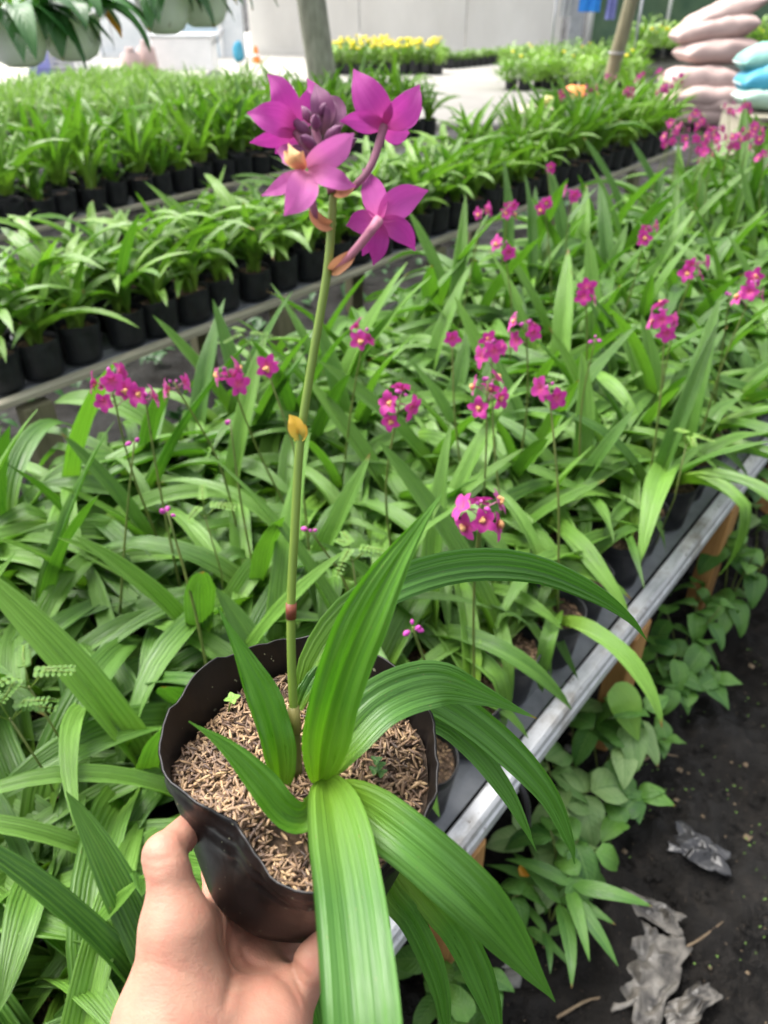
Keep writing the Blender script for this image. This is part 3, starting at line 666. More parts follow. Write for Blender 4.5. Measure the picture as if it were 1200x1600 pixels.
# flower spikes: picture place of the cluster, height, flowers, buds, spread, label
SP_ = [
 (170, 585, 1.00, 7, 3, .040, 'orchid with a large deep magenta flower cluster at the far left, by the wooden bench'),
 (225, 612, 0.97, 2, 1, .012, 'orchid with two magenta blooms just right of the big far-left cluster'),
 (272, 598, 0.97, 2, 2, .016, 'orchid with a small pink yellow-eyed bloom between the two left clusters'),
 (355, 578, 0.98, 4, 2, .028, 'orchid with a flat magenta cluster left of the held stalk'),
 (415, 570, 0.98, 2, 1, .014, 'orchid with a pair of pink blooms close left of the held stalk'),
 (570, 517, 0.98, 3, 2, .022, 'orchid with a small pink cluster right of the held stalk, near the pale rail'),
 (627, 614, 0.98, 5, 3, .032, 'orchid with a wide magenta cluster right of the middle of the held stalk'),
 (706, 526, 0.96, 1, 1, .008, 'orchid with one tiny magenta bloom, left of the paired mid-bench clusters'),
 (768, 535, 0.98, 4, 2, .026, 'orchid with a pink cluster just above the tall two-tier magenta one'),
 (822, 505, 0.99, 4, 2, .030, 'orchid with a magenta cluster and pale lip, right of the mid-bench pair'),
 (762, 595, 0.98, 5, 3, .032, 'orchid with a tall two-tier magenta cluster in mid bench'),
 (857, 602, 0.97, 2, 2, .016, 'orchid with a small pink and orange bloom right of the two-tier cluster'),
 (752, 788, 0.97, 6, 3, .036, 'orchid with the nearest big pink cluster above the held arching leaf'),
 (1040, 485, 0.99, 5, 2, .034, 'orchid with a wide spreading magenta cluster near the right edge'),
 (1088, 410, 0.99, 4, 2, .030, 'orchid with a round pink cluster above the wide right-hand one'),
 (1182, 442, 0.98, 4, 2, .034, 'orchid with pale pink blooms cut by the right edge'),
 (1140, 462, 0.96, 0, 2, .010, 'orchid with a dark bud tip beside the blooms at the right edge'),
 (1010, 356, 0.98, 3, 1, .024, 'orchid with a pink cluster upper right, above the round one'),
 (893, 297, 0.99, 3, 1, .022, 'orchid with a violet cluster standing highest beside the upper gap'),
 (795, 318, 0.98, 4, 1, .032, 'orchid with a pink cluster by the far end of the dark bag row'),
 (755, 328, 0.98, 2, 0, .012, 'orchid with one small pink bloom in front of the dark bag row'),
 (850, 314, 0.98, 3, 1, .022, 'orchid with a faded pink cluster left of the violet one'),
 (787, 380, 0.98, 3, 2, .026, 'orchid with a loose pink cluster below the dark bag row'),
 (915, 456, 0.97, 3, 0, .022, 'orchid with pale salmon pink blooms in mid bench'),
 (262, 800, 0.93, 0, 4, .014, 'orchid with a magenta bud and drooping tip low at left'),
 (485, 828, 0.90, 0, 3, .010, 'orchid with a small pink bud tip right beside the held stalk'),
 (645, 980, 0.86, 0, 4, .010, 'orchid with a dull pink bud tip under the held arching leaf'),
 (210, 690, 0.93, 0, 2, .008, 'orchid with a faint bud tip under the far-left cluster'),
 (360, 662, 0.93, 0, 2, .008, 'orchid with a single dark bud under the flat cluster'),
 (930, 530, 0.93, 0, 3, .010, 'orchid with a faint closed bud tip right of the pale lip cluster'),
 (855, 260, 0.97, 2, 1, .018, 'orchid with two small blooms above the violet cluster'),
 (1085, 215, 0.97, 4, 2, .040, 'orchid with magenta blooms, left of the dense group below the sacks'),
 (1118, 200, 0.98, 5, 2, .045, 'orchid with blooms in the middle of the dense group below the sacks'),
 (1150, 212, 0.98, 5, 2, .045, 'orchid with crimson blooms in the dense group below the sacks, toward the right edge'),
 (1182, 195, 0.97, 5, 2, .045, 'orchid with blooms below the blue sacks at the right edge'),
 (1105, 235, 0.95, 3, 1, .035, 'orchid with low blooms under the dense group'),
 (1195, 240, 0.95, 3, 1, .035, 'orchid with low blooms at the right edge under the sacks'),
 (1050, 202, 0.97, 2, 1, .025, 'orchid with pale blooms, left end of the dense group'),
]
for i in range(12):
    q_ = random.Random(1200 + i)
    SP_.append((1045 + 13 * i + q_.uniform(-5, 5), 178 + q_.uniform(-18, 60), 0.97, 4, 1, .042, f'orchid blooming in the far dense magenta group, {ORD[i]} counting toward the right edge'))
taken = set()
def spike(parent_t, base, top, nf, nb, spread, seed):
    """stem in the parent's space, flowers and buds as its children"""
    r = random.Random(seed)
    inv = Matrix.Rotation(-parent_t.rotation_euler.z, 4, 'Z') @ Matrix.Translation(-parent_t.location)
    b0, t0 = inv @ base, inv @ top
    mid = b0.lerp(t0, 0.5) + Vector((r.uniform(-0.02, 0.02), r.uniform(-0.02, 0.02), 0.03))
    pts = spline([b0, mid, t0], 12); b = MB()
    tube(b, 'stem_far', pts, [0.0028 - 0.0012 * i / 11 for i in range(12)], 6)
    axis_ = Vector(pts[-1] - pts[-3]).normalized()
    spots = []
    for i in range(nf):
        f = i / max(1, nf - 1); an = i * 2.4 + r.uniform(-0.5, 0.5)
        down = spread * (0.2 + 1.1 * f)
        q = t0 - axis_ * down + Vector((math.cos(an), math.sin(an), 0)) * (spread * 0.45 + 0.007) + Vector((0, 0, r.uniform(0, 0.01)))
        spots.append((q, an)); stn = t0 - axis_ * (down + 0.012)
        tube(b, 'pedicel_dark', [stn, stn.lerp(q, 0.5) + Vector((0, 0, 0.003)), q], 0.0009, 5)
    so = link('flower_spike', b.mesh('flower_spike'), parent_t)
    cam_l = inv @ Vector((0, 0, CAMZ))
    for q, an in spots:
        face = (Vector((math.cos(an), math.sin(an), r.uniform(-0.2, 0.5))) + (cam_l - q).normalized() * 0.35).normalized()
        fo = link('flower', FLOWERS[r.randrange(5)], so, q); fo.rotation_euler = (face.to_track_quat('Z', 'Y').to_matrix() @ Matrix.Rotation(r.uniform(-3, 3), 3, 'Z')).to_euler()
        fo.scale = (r.uniform(0.95, 1.25),) * 3
    for i in range(nb):
        an = i * 2.1 + 1; q = t0 + Vector((math.cos(an), math.sin(an), 0)) * 0.004 + Vector((0, 0, -0.004 * (i // 2)))
        bo = link('bud', BUDS[0 if (i == 0 and nf == 0) else r.randrange(2)], so, q)
        bo.rotation_euler = Vector((math.cos(an) * 0.7, math.sin(an) * 0.7, 1.0 if i % 2 else -0.1)).to_track_quat('Z', 'Y').to_euler()
    return so
for i, (px, py, z, nf, nb, spd, lab) in enumerate(SP_):
    top = atz(px, py, z); best = None
    for j, (t, row, k, p) in enumerate(orchids):
        if j in taken: continue
        dd = (p.xy - top.xy).length
        if best is None or dd < best[0]: best = (dd, j)
    j = best[1]; taken.add(j); t, row, k, p = orchids[j]
    base = p + Vector((0.01, 0.0, 0.11))
    if best[0] > 0.25: top = top.lerp(base + Vector((0, 0, top.z - base.z)), 1 - 0.25 / best[0])
    spike(t, base, top, nf, nb, spd, 900 + i)
    t['label'] = lab; t['group'] = 'flowering orchids on the near bench'

# ------------------------------------------------------------------ young orchids on the benches behind
def seedling_foliage(name, m, seed, nl, ln, wd, seg=6, across=2, base_z=0.105, upright=0.5):
    r = random.Random(seed); b = MB()
    for i in range(nl):
        yaw = i * 2.4 + r.uniform(-0.4, 0.4); q = r.uniform(0.75, 1.2)
        e0 = R(r.uniform(62, 86)); e1 = R(r.uniform(20, 60) if r.random() < upright else r.uniform(-50, 10)); l_ = ln * q; P = [np.array([r.uniform(-.02, .02), r.uniform(-.02, .02), base_z])]
        for s in range(seg):
            el = e0 + (e1 - e0) * ((s + .5) / seg) ** 1.1; P.append(P[-1] + l_ / seg * np.array([math.cos(el) * math.cos(yaw), math.cos(el) * math.sin(yaw), math.sin(el)]))
        P = np.array(P); S, Nn = frames(P, np.array([-math.cos(yaw) * 0.7, -math.sin(yaw) * 0.7, 0.7]), r.uniform(-0.4, 0.4))
        wds = [wd * q * prof_strap(s / seg) for s in range(seg + 1)]; wds[-1] = 0.0005
        ribbon(b, m, P, wds, S, Nn, across, 0, 0.35)
    return b
YF = [seedling_foliage('f', 'young', 700 + i, 15, 0.27, 0.025) for i in range(6)]
YFM = [b.mesh('young_foliage') for b in YF]
GF = [seedling_foliage('f', 'grassy', 800 + i, 16, 0.22, 0.016, 5, 2) for i in range(5)]
GFM = [b.mesh('grassy_foliage') for b in GF]
MASS = MB(); n_ind = 0; young = []
def merge(dst, src, loc, rz, s):
    V = np.array(src.v); c, q = math.cos(rz) * s, math.sin(rz) * s
    X = V[:, 0] * c - V[:, 1] * q + loc[0]; Y = V[:, 0] * q + V[:, 1] * c + loc[1]; Zz = V[:, 2] * s + loc[2]
    k = len(dst.v); dst.v.extend(zip(X.tolist(), Y.tolist(), Zz.tolist())); dst.uv.extend(src.uv)
    idx = [dst.mi(x) for x in src.mats]
    dst.f.extend([tuple(k + e_ for e_ in f) for f in src.f]); dst.m.extend([idx[x] for x in src.m])
def far_bag():
    b = MB(); lathe(b, 'bag', [(0.055, 0.0), (0.064, 0.06), (0.066, 0.124), (0.062, 0.123), (0.061, 0.105), (0.0005, 0.105)], 12); return b
FB = far_bag()
MASSG = MB()
for bi, (nA, nB, z, d0, d1, step) in enumerate(((2.24, 2.80, Z2, 0.62, 6.5, 0.16), (4.02, 4.74, Z3, 1.2, 5.75, 0.16), (5.94, 8.5, Z4, 2.0, 5.9, 0.165))):
    rows = int((nB - nA - 0.16) / step) + 1
    for row in range(rows):
        n0 = nA + 0.10 + step * row; d = d0 + (0.08 if row % 2 else 0); k = 0
        while d < d1:
            r = random.Random(50000 * (bi + 1) + row * 1000 + int(d * 100)); p = bn(d + r.uniform(-.015, .015), n0 + r.uniform(-.012, .012), z); d += step
            if not in_frame(p + Vector((0, 0, .25)), 60, -80): continue
            k += 1; rz = r.uniform(0, 6.28)
            if (bi < 2 or row == 0) and n_ind < 300:
                n_ind += 1
                t = thing('young_orchid', '', 'potted plant', p, rz)
                sb = r.uniform(1.04, 1.16); link('bag', BAGS_B[r.randrange(3)], t, None, (r.uniform(-.04, .04), r.uniform(-.04, .04), 0), (sb, sb, r.uniform(.95, 1.12)))
                mo = link('husk_mulch', MULCH_B[r.randrange(2)], t, (0, 0, 0.108)); mo['kind'] = 'stuff'
                dep = proj(p)[2]
                if bi == 0 and dep < 4.6:
                    for i in range(r.randint(11, 15)):
                        s = r.uniform(0.9, 1.9); yaw = i * 2.4 + r.uniform(-.4, .4)
                        link('leaf', LEAF_B[r.randrange(12)], t, (r.uniform(-.02, .02), r.uniform(-.02, .02), 0.106), (r.uniform(-.1, .1), r.uniform(-.12, .1), yaw), s)
                else:
                    s = r.uniform(0.85, 1.65); link('foliage', (YFM if bi < 2 else GFM)[r.randrange(5)], t, None, None, (s, s, s))
                where = ('weathered-rail bench', 'shaded third bench', 'farthest bench')[bi]; rn = ('front', 'second', 'third', 'fourth', 'fifth')[row]
                t['label'] = f'young potted orchid, {rn} row of the {where}, {ORD[k - 1]} from the left'
                young.append((t, p)); t['group'] = f'young orchids in the {ORD[row]} row of the {where}'
            elif bi < 2:
                merge(MASS, FB, p, rz, 1.0); merge(MASS, YF[r.randrange(6)], p, rz, r.uniform(0.95, 1.4))
            else:
                merge(MASSG, FB, p, rz, 1.0); merge(MASSG, GF[r.randrange(5)], p, rz, r.uniform(0.85, 1.2))
FARB = [(925, 132), (955, 118), (985, 138), (1003, 115), (1030, 104), (1045, 134), (1062, 116), (1080, 140), (880, 140)]
for i, (px, py) in enumerate(FARB):
    top = atz(px, py, 0.98); j = min(range(len(young)), key=lambda q: (young[q][1].xy - top.xy).length); t, p = young.pop(j); base = p + Vector((0, 0, .11))
    dd = (p.xy - top.xy).length
    if dd > .25: top = top.lerp(base + Vector((0, 0, top.z - base.z)), 1 - .25 / dd)
    spike(t, base, top, 5, 2, .045, 1500 + i); t['label'] = f'blooming young orchid at the far bench end near the sacks, {ORD[i]} of nine'
    t['group'] = 'blooming young orchids at the far bench end'
if MASS.v: tag(link('seedling_rows', MASS.mesh('seedling_rows')), 'mass of young potted orchids on the third bench', 'seedlings', kind='stuff')
tag(link('grassy_seedling_rows', MASSG.mesh('grassy_seedling_rows')), 'mass of pale grassy potted seedlings on the farthest bench', 'seedlings', kind='stuff')
print('orchids', len(orchids), 'young', n_ind)

# ------------------------------------------------------------------ the held orchid
PC = at(468, 1200, 0.402)                       # middle of the mulch in the held bag
held = thing('held_orchid', 'orchid with four magenta blooms in a black bag, held up by the hand', 'potted plant', PC + Vector((0, 0, -0.086)))
held.rotation_euler = (0, 0, 0)
HO = held.location.copy()
def H(px, py, dep): return at(px, py, dep) - HO
RR, RB, HH = 0.0725, 0.053, 0.086               # rim radius, base radius, mulch height
def rim_extra(an):
    # angle 90 deg points away from the camera, 180 to its left: the far side of the bag stands higher over the mulch
    back = 0.5 + 0.5 * math.sin(an - 0.15) * 1.0
    return 0.004 + 0.019 * back ** 1.3 + 0.0048 * nz((math.cos(an) * 1.9, math.sin(an) * 1.9, 7)) + 0.0014 * nz((math.cos(an) * 6, math.sin(an) * 6, 3)) + 0.0010 * nz((math.cos(an) * 17, math.sin(an) * 17, 5))
def bag_r(an, z, fr):
    r = RB + (RR - RB) * (z / HH) ** 0.9
    r *= 1 + 0.028 * nz((math.cos(an) * 1.5, math.sin(an) * 1.5, z * 14)) + 0.010 * nz((math.cos(an) * 4, math.sin(an) * 4, z * 30))
    # the dent pressed in on the camera side, left of the middle
    an %= 2 * math.pi
    r -= 0.027 * math.exp(-((an - R(232)) / 0.60) ** 2) * fr ** 1.15
    return r + 0.0015 * math.exp(-((an - R(178)) / 0.25) ** 2) * fr + 0.004 * math.exp(-((an - R(283)) / 0.25) ** 2) * fr + 0.0028 * fr ** 3 * nz((math.cos(an) * 2.3 + 4, math.sin(an) * 2.3, 1))
def held_bag(b):
    sides = 96
    prof = [(0.0, 0.0, 0), (0.45, 0.0, 0), (0.78, 0.004, 0), (0.93, 0.012, 0), (1.0, 0.026, 0)]
    rows = []
    for k in range(12): rows.append((k / 11, 1.0))
    vv, uv = [], []
    def P_(an, fr, inner=0.0, h=None):
        zt = HH + rim_extra(an)
        z = 0.026 + (zt - 0.026) * fr if h is None else h
        r = bag_r(an, z, fr)
        dz = zt - z
        if dz < 0.022: r += 0.0009 * math.sin(dz * 1500) + 0.0022 * nz((math.cos(an) * 7, math.sin(an) * 7, z * 40))
        return (r - inner) * math.cos(an), (r - inner) * math.sin(an), z
    for (q, z, _) in prof[:-1]:
        for k in range(sides):
            an = 2 * math.pi * k / sides; x, y, _z = P_(an, 0); vv.append((x * q, y * q, z)); uv.append((k / sides, 0))
    nr = 22
    for i in range(nr + 1):
        for k in range(sides):
            an = 2 * math.pi * k / sides; vv.append(P_(an, i / nr)); uv.append((k / sides, i / nr))
    for (fr, inn) in ((1.008, 0.0006), (1.0, 0.0014), (0.9, 0.0016), (0.75, 0.0018), (0.5, 0.002)):
        for k in range(sides):
            an = 2 * math.pi * k / sides; vv.append(P_(an, fr, inn)); uv.append((k / sides, fr))
    nrows = len(vv) // sides
    b.add(vv, [(i * sides + k, i * sides + (k + 1) % sides, (i + 1) * sides + (k + 1) % sides, (i + 1) * sides + k) for i in range(nrows - 1) for k in range(sides)], 'held_bag', uv)
one('bag', held_bag, held)
def held_mulch(b):
    r = random.Random(3); rad = RR * 0.985
    R_ = lambda an: bag_r(an, HH - 0.002, 0.8) - 0.0035
    hf = lambda x, y: 0.006 * nz((x * 22, y * 22, 2)) + 0.003 * nz((x * 60, y * 60, 5)) - 0.010 * math.exp(-(((x - 0.0) / 0.02) ** 2 + ((y + 0.042) / 0.013) ** 2)) - 0.006 * (math.hypot(x, y) / rad) ** 3
    rings, sides = 16, 48; vv = [(0, 0, HH + hf(0, 0))]
    for i in range(1, rings + 1):
        for k in range(sides):
            an = 2 * math.pi * k / sides; q = R_(an) * 1.02 * i / rings; x, y = q * math.cos(an), q * math.sin(an); vv.append((x, y, HH + hf(x, y) - 0.002))
    ff = [(0, 1 + k, 1 + (k + 1) % sides) for k in range(sides)] + [(1 + i * sides + k, 1 + (i + 1) * sides + k, 1 + (i + 1) * sides + (k + 1) % sides, 1 + i * sides + (k + 1) % sides) for i in range(rings - 1) for k in range(sides)]
    b.add(vv, ff, 'peat')
    for _ in range(4300):
        an = r.uniform(0, 6.2832); q = R_(an) * math.sqrt(r.random()) * 0.985; x, y = q * math.cos(an), q * math.sin(an)
        dk = math.exp(-(((x + 0.005) / 0.022) ** 2 + ((y + 0.04) / 0.014) ** 2))
        if r.random() < dk * 0.6: continue
        husk(b, (x, y, HH + hf(x, y) + r.uniform(-0.0015, 0.0022)), (0, 0, 1), 0.0064 * r.uniform(0.6, 1.45), 0.0017 * r.uniform(0.8, 1.2), r)
mo = one('husk_mulch', held_mulch, held); mo['kind'] = 'stuff'; mo['label'] = 'pale brown rice husk mulch filling the bag'

def held_leaf(name, pts, wpx, m='held_leaf', prof=None, across=16, amp=-0.0008, fold=0.18, roll=0.0, n=26, parent=None, lab=None, wavy=0.0006, foldpow=True):
    """pts: (px, py, depth); wpx: full width in picture pixels at the widest place"""
    Q = spline([tuple(at(*p)) for p in pts], n); prof = prof or prof_held
    V = [np.array(Vector((0, 0, CAMZ)) - Vector(q)) for q in Q]; V = [v / np.linalg.norm(v) for v in V]
    rl = [roll[0] + (roll[1] - roll[0]) * i / (n - 1) for i in range(n)] if hasattr(roll, '__len__') else roll
    S, Nn = frames(Q, V, rl)
    md = sum(p[2] for p in pts) / len(pts); W_ = (0.68 if m.startswith('held') else 1.0) * wpx * md / FPX
    wd = [W_ * prof(i / (n - 1)) for i in range(n)]; wd[-1] = 0.0005
    fo = [fold * (2.2 * (1 - i / (n - 1)) ** 2 + 0.35) for i in range(n)] if foldpow else fold
    Q = Q - np.array(HO); b = MB(); ribbon(b, m, Q, wd, S, Nn, across, amp, fo, wavy=wavy, seed=wpx)
    o = link(name, b.mesh(name), parent or held)
    if lab: o['label'] = lab
    return o
HL = [
 ([(497, 1222, .386), (505, 1150, .374), (532, 1055, .358), (575, 955, .346), (628, 862, .34), (690, 772, .338)], 118, (-0.35, 0.15), .22, 'broad upright leaf, yellow-green at its base'),
 ([(470, 1110, .408), (490, 1035, .41), (550, 955, .42), (640, 905, .44), (740, 882, .46), (840, 890, .48), (930, 928, .50), (985, 968, .515), (1012, 1002, .525)], 76, (0.2, -0.3), .12, 'long leaf arching over toward the metal rail'),
 ([(503, 1215, .39), (540, 1155, .386), (600, 1095, .392), (680, 1068, .41), (750, 1085, .43), (838, 1122, .45)], 112, (0.35, -0.25), .1, None),
 ([(520, 1150, .41), (590, 1090, .43), (660, 1085, .444), (730, 1120, .455), (800, 1178, .462), (858, 1245, .47), (890, 1315, .478), (898, 1350, .483)], 74, (0.1, -0.2), .1, None),
 ([(530, 1180, .42), (610, 1125, .44), (680, 1128, .455), (740, 1172, .465), (790, 1235, .47), (820, 1290, .475), (838, 1330, .48)], 50, (0.2, 0.1), .12, None),
 ([(508, 1218, .384), (522, 1268, .355), (541, 1370, .318), (556, 1490, .288), (568, 1620, .266), (578, 1790, .252), (584, 1960, .25), (588, 2060, .255)], 165, (0.1, -0.1), .16, 'broad leaf reaching down toward the camera'),
 ([(520, 1232, .378), (580, 1268, .356), (665, 1335, .34), (760, 1425, .345), (825, 1508, .366), (868, 1566, .388)], 122, (-0.25, 0.15), .12, None),
 ([(500, 1232, .386), (478, 1270, .378), (448, 1268, .372), (405, 1218, .366), (352, 1165, .36), (295, 1127, .355)], 72, (0.3, -0.2), .2, 'short bright young leaf bent toward the left'),
 ([(440, 1238, .392), (433, 1165, .386), (416, 1100, .381), (386, 1035, .376), (340, 948, .371)], 78, (-0.3, 0.2), .22, 'young bright leaf standing left of the flower stalk'),
 ([(452, 1180, .398), (436, 1120, .394), (428, 1088, .392), (402, 1072, .392)], 40, (0.4, 0.2), .3, None),
 ([(462, 1120, .402), (480, 1075, .404), (500, 1045, .408), (520, 1032, .412)], 30, (0.5, 0.2), .3, None),
 ([(560, 1290, .42), (605, 1392, .44), (645, 1445, .455), (682, 1525, .468), (697, 1600, .48), (700, 1680, .49)], 60, (0.1, 0.4), .16, None),
 ([(600, 1330, .44), (680, 1410, .46), (722, 1465, .475), (752, 1530, .483), (774, 1600, .49), (780, 1650, .5)], 74, (-0.4, 0.0), .16, None),
 ([(470, 1500, .45), (488, 1540, .455), (505, 1620, .46), (510, 1750, .47)], 52, (0.1, 0.2), .16, None),
]
for pts, wpx, roll, fold, lab in HL:
    held_leaf('leaf', pts, wpx, roll=roll, fold=fold, lab=lab, m='held_young' if lab and ('bright' in lab or 'upright' in lab) else 'held_leaf')
# the flower stalk with its sheaths
SD = [(462, 1212, .398), (461, 1150, .396), (456, 1050, .390), (455, 940, .382), (461, 820, .373), (468, 700, .365), (482, 600, .358), (499, 500, .350), (512, 420, .344), (518, 350, .339), (521, 300, .335)]
sp = spline([tuple(H(*p)) for p in SD], 48)
rad = [0.0024 - 0.0005 * i / 47 for i in range(48)]
def stalk(b):
    tube(b, 'stem_dark', sp[:7], [0.0038, 0.0037, 0.0035, 0.0032, 0.0030, 0.0028, 0.0026], 14)
    tube(b, 'stem', sp[6:], rad[6:], 14)
st = one('flower_stalk', stalk, held)
one('dark_node', lambda b: tube(b, 'node', sp[13:15], [0.0027, 0.0028], 14), st)
one('brown_sheath', lambda b: tube(b, 'stem_sheath', sp[5:8], [0.0034, 0.0034, 0.0030], 14), st)
def petal(name, pts, wpx, m='petal', parent=None, fold=0.1, roll=0.0, n=16):
    return held_leaf(name, pts, wpx * (0.86 if m.startswith('petal') else 1.0), m=m, prof=prof_tepal, across=8, amp=0, fold=fold, roll=roll, n=n, parent=parent, wavy=0.0002, foldpow=False)
petal('bract', [(470, 686, .363), (464, 672, .361), (460, 660, .36), (452, 648, .36)], 26, 'sheath', st, 0.5)
petal('bract', [(462, 690, .365), (470, 680, .363), (472, 668, .362), (466, 655, .361)], 18, 'sheath', st, 0.4)
def flower(parts, lab, pedicel=None, pm='pedicel', pr=0.0017):
    """a flower as an Empty-free part: its pedicel mesh carries the petals"""
    pts = spline([tuple(H(*p)) for p in pedicel], 12); b = MB(); tube(b, pm, pts, [pr * (0.85 + 0.3 * i / 11) for i in range(12)], 10)
    fo = link('flower', b.mesh('flower'), held); fo['label'] = lab
    for nm, q, wpx, m, fold, roll in parts: petal(nm, q, wpx, m, fo, fold, roll)
    return fo
D = 0.332
flower([('petal', [(462, 205, D), (452, 170, D - .006), (438, 140, D - .010), (418, 116, D - .008)], 52, 'petal', .12, .3),
        ('petal', [(462, 206, D), (440, 190, D - .008), (415, 182, D - .012), (386, 176, D - .010)], 56, 'petal', .12, -.2),
        ('petal', [(460, 208, D), (440, 212, D - .004), (415, 218, D - .006), (390, 223, D - .004)], 34, 'petal', .1, .5),
        ('petal', [(464, 204, D), (476, 175, D + .006), (492, 150, D + .010), (480, 122, D + .012)], 46, 'petal', .1, -.3),
        ('petal', [(460, 208, D), (452, 222, D + .004), (440, 232, D + .006), (430, 240, D + .008)], 34, 'petal', .1, .2)],
       'magenta bloom at the upper left, seen from the side', [(508, 262, D), (490, 245, D), (472, 222, D), (462, 206, D)], 'pedicel_dark')
flower([('petal', [(600, 195, D), (588, 170, D - .006), (570, 142, D - .008), (552, 108, D - .006)], 64, 'petal', .12, .2),
        ('petal', [(602, 196, D), (622, 180, D - .005), (642, 160, D - .006), (656, 132, D - .002)], 54, 'petal', .12, -.3),
        ('petal', [(600, 196, D), (578, 192, D - .003), (555, 188, D - .004), (531, 189, D - .002)], 38, 'petal', .1, .3),
        ('petal', [(600, 194, D), (612, 205, D + .006), (626, 208, D + .010), (640, 208, D + .014)], 40, 'petal', .1, .0),
        ('petal', [(602, 194, D), (622, 190, D + .008), (642, 182, D + .014), (660, 168, D + .016)], 36, 'petal', .1, .1)],
       'magenta bloom at the upper right with raised petals', [(524, 302, .335), (552, 292, D), (578, 262, D), (592, 225, D), (600, 196, D)], 'pedicel_dark')
flower([('petal', [(480, 262, D - .008), (505, 246, D - .014), (532, 228, D - .016), (553, 208, D - .012)], 50, 'petal_pink', .14, -.25),
        ('petal', [(482, 266, D - .008), (505, 274, D - .013), (532, 284, D - .015), (556, 292, D - .010)], 38, 'petal_pink', .12, .3),
        ('petal', [(480, 268, D - .008), (474, 290, D - .016), (462, 314, D - .020), (444, 337, D - .018)], 58, 'petal_pink', .12, .1),
        ('petal', [(474, 268, D - .008), (455, 282, D - .010), (435, 294, D - .010), (408, 306, D - .006)], 34, 'petal_pink', .1, -.4),
        ('petal', [(470, 258, D - .008), (456, 246, D - .004), (444, 238, D), (432, 236, D + .002)], 34, 'petal_pink', .1, .2),
        ('lip', [(478, 264, D - .010), (468, 254, D - .015), (458, 242, D - .017), (450, 224, D - .014)], 30, 'lip', -.35, .1),
        ('lip', [(476, 262, D - .010), (464, 252, D - .012), (452, 244, D - .012), (444, 236, D - .010)], 20, 'lip', .4, .5)],
       'pale pink bloom facing the camera with a yellow lip', [(508, 350, .339), (492, 332, D), (486, 300, D - .002), (482, 268, D - .006)], 'pedicel_dark')
flower([('petal', [(592, 343, D - .008), (588, 318, D - .004), (580, 292, D), (567, 263, D + .006)], 46, 'petal', .1, .1),
        ('petal', [(593, 342, D - .008), (612, 325, D - .004), (638, 308, D), (669, 298, D + .006)], 54, 'petal', .12, -.1),
        ('petal', [(594, 345, D - .008), (614, 354, D - .004), (634, 368, D), (649, 392, D + .006)], 42, 'petal', .1, .2),
        ('petal', [(592, 347, D - .008), (592, 368, D - .003), (590, 390, D), (583, 415, D + .008)], 40, 'petal', .1, -.2),
        ('petal', [(590, 345, D - .008), (574, 346, D - .003), (558, 348, D + .002), (541, 353, D + .008)], 42, 'petal', .1, .0),
        ('lip', [(592, 350, D), (580, 370, D + .006), (572, 388, D + .008), (566, 400, D + .009)], 24, 'petal', .1, .1)],
       'violet-pink bloom seen from behind on a long pink pedicel', [(519, 420, .345), (538, 408, D + .004), (560, 385, D - .004), (580, 360, D - .010), (592, 343, D - .009)], 'pedicel', 0.0019)
petal('bract', [(518, 424, .344), (530, 414, .338), (545, 402, .334), (558, 388, .333)], 24, 'bract', None, 0.5)
petal('bract', [(519, 352, .339), (505, 350, .335), (492, 338, .333), (484, 318, .333)], 20, 'bract', None, 0.5)
petal('bract', [(521, 300, .335), (532, 302, .331), (545, 297, .33), (556, 288, .33)], 14, 'bract', None, 0.4)
# tip of the stalk and the closed buds
pts = spline([tuple(H(*p)) for p in [(521, 302, .335), (516, 280, .334), (506, 250, .333), (496, 215, .333), (490, 185, .333)]], 14)
bt = one('bud_cluster', lambda b: tube(b, 'pedicel_dark', pts, [0.0027 - 0.001 * i / 13 for i in range(14)], 10), held); bt['label'] = 'cluster of closed purple-grey buds at the tip of the stalk'
rb = random.Random(5)
for i in range(11):
    f = i / 10; q = Vector(pts[int(6 + 7 * (1 - f))]); an = i * 2.4
    off = Vector((math.cos(an), math.sin(an) * 0.8, 0.1)) * (0.0025 + 0.0045 * f)
    b = MB(); ln = 0.008 + 0.007 * f; rr = 0.0022 + 0.0010 * f
    lathe(b, 'bud', [(0.0002, 0), (rr * .6, ln * .12), (rr, ln * .45), (rr * .75, ln * .78), (0.0002, ln)], 9)
    o = link('bud', b.mesh('bud'), bt, q + off * 0.6); o.rotation_euler = (off.normalized() * 0.8 + Vector((0, 0, 0.9 - 0.7 * f))).to_track_quat('Z', 'Y').to_euler()
for q, wp in (([(500, 205, D + .002), (505, 180, D), (502, 158, D - .002), (492, 132, D)], 38), ([(508, 215, D + .002), (520, 192, D), (524, 168, D), (512, 148, D + .002)], 34)):
    petal('opening_bud_petal', q, wp, 'bud', bt, 0.35)
# small weeds growing in the held mulch
def clover(b, c, s, m='sprout', k=4):
    for i in range(k):
        an = i * 6.283 / k + 0.4; d = np.array([math.cos(an), math.sin(an), 0.15])
        P = np.array([np.array(c) + d * s * q for q in np.linspace(0.05, 1, 5)]); S, Nn = frames(P, np.array([0, 0, 1.0]))
        ribbon(b, m, P, [s * 0.85 * prof_ovate(min(1, 0.05 + 0.9 * q)) for q in np.linspace(0, 1, 5)], S, Nn, 2, 0, 0.15)
def cl(b):
    c = H(363, 1092, .405); tube(b, 'stem', [H(357, 1112, .413), H(360, 1100, .409), c], 0.0005, 5); clover(b, c, 0.0045)
o = one('clover_sprout', cl, held); o['label'] = 'tiny four-leaved clover sprout at the back of the bag'
def cl2(b):
    for (x, y) in ((588, 1188), (594, 1196), (585, 1204), (596, 1208)):
        c = H(x, y, .395); clover(b, c, 0.0035, 'weed', 3); tube(b, 'stem', [H(590, 1212, .40), c], 0.0004, 5)
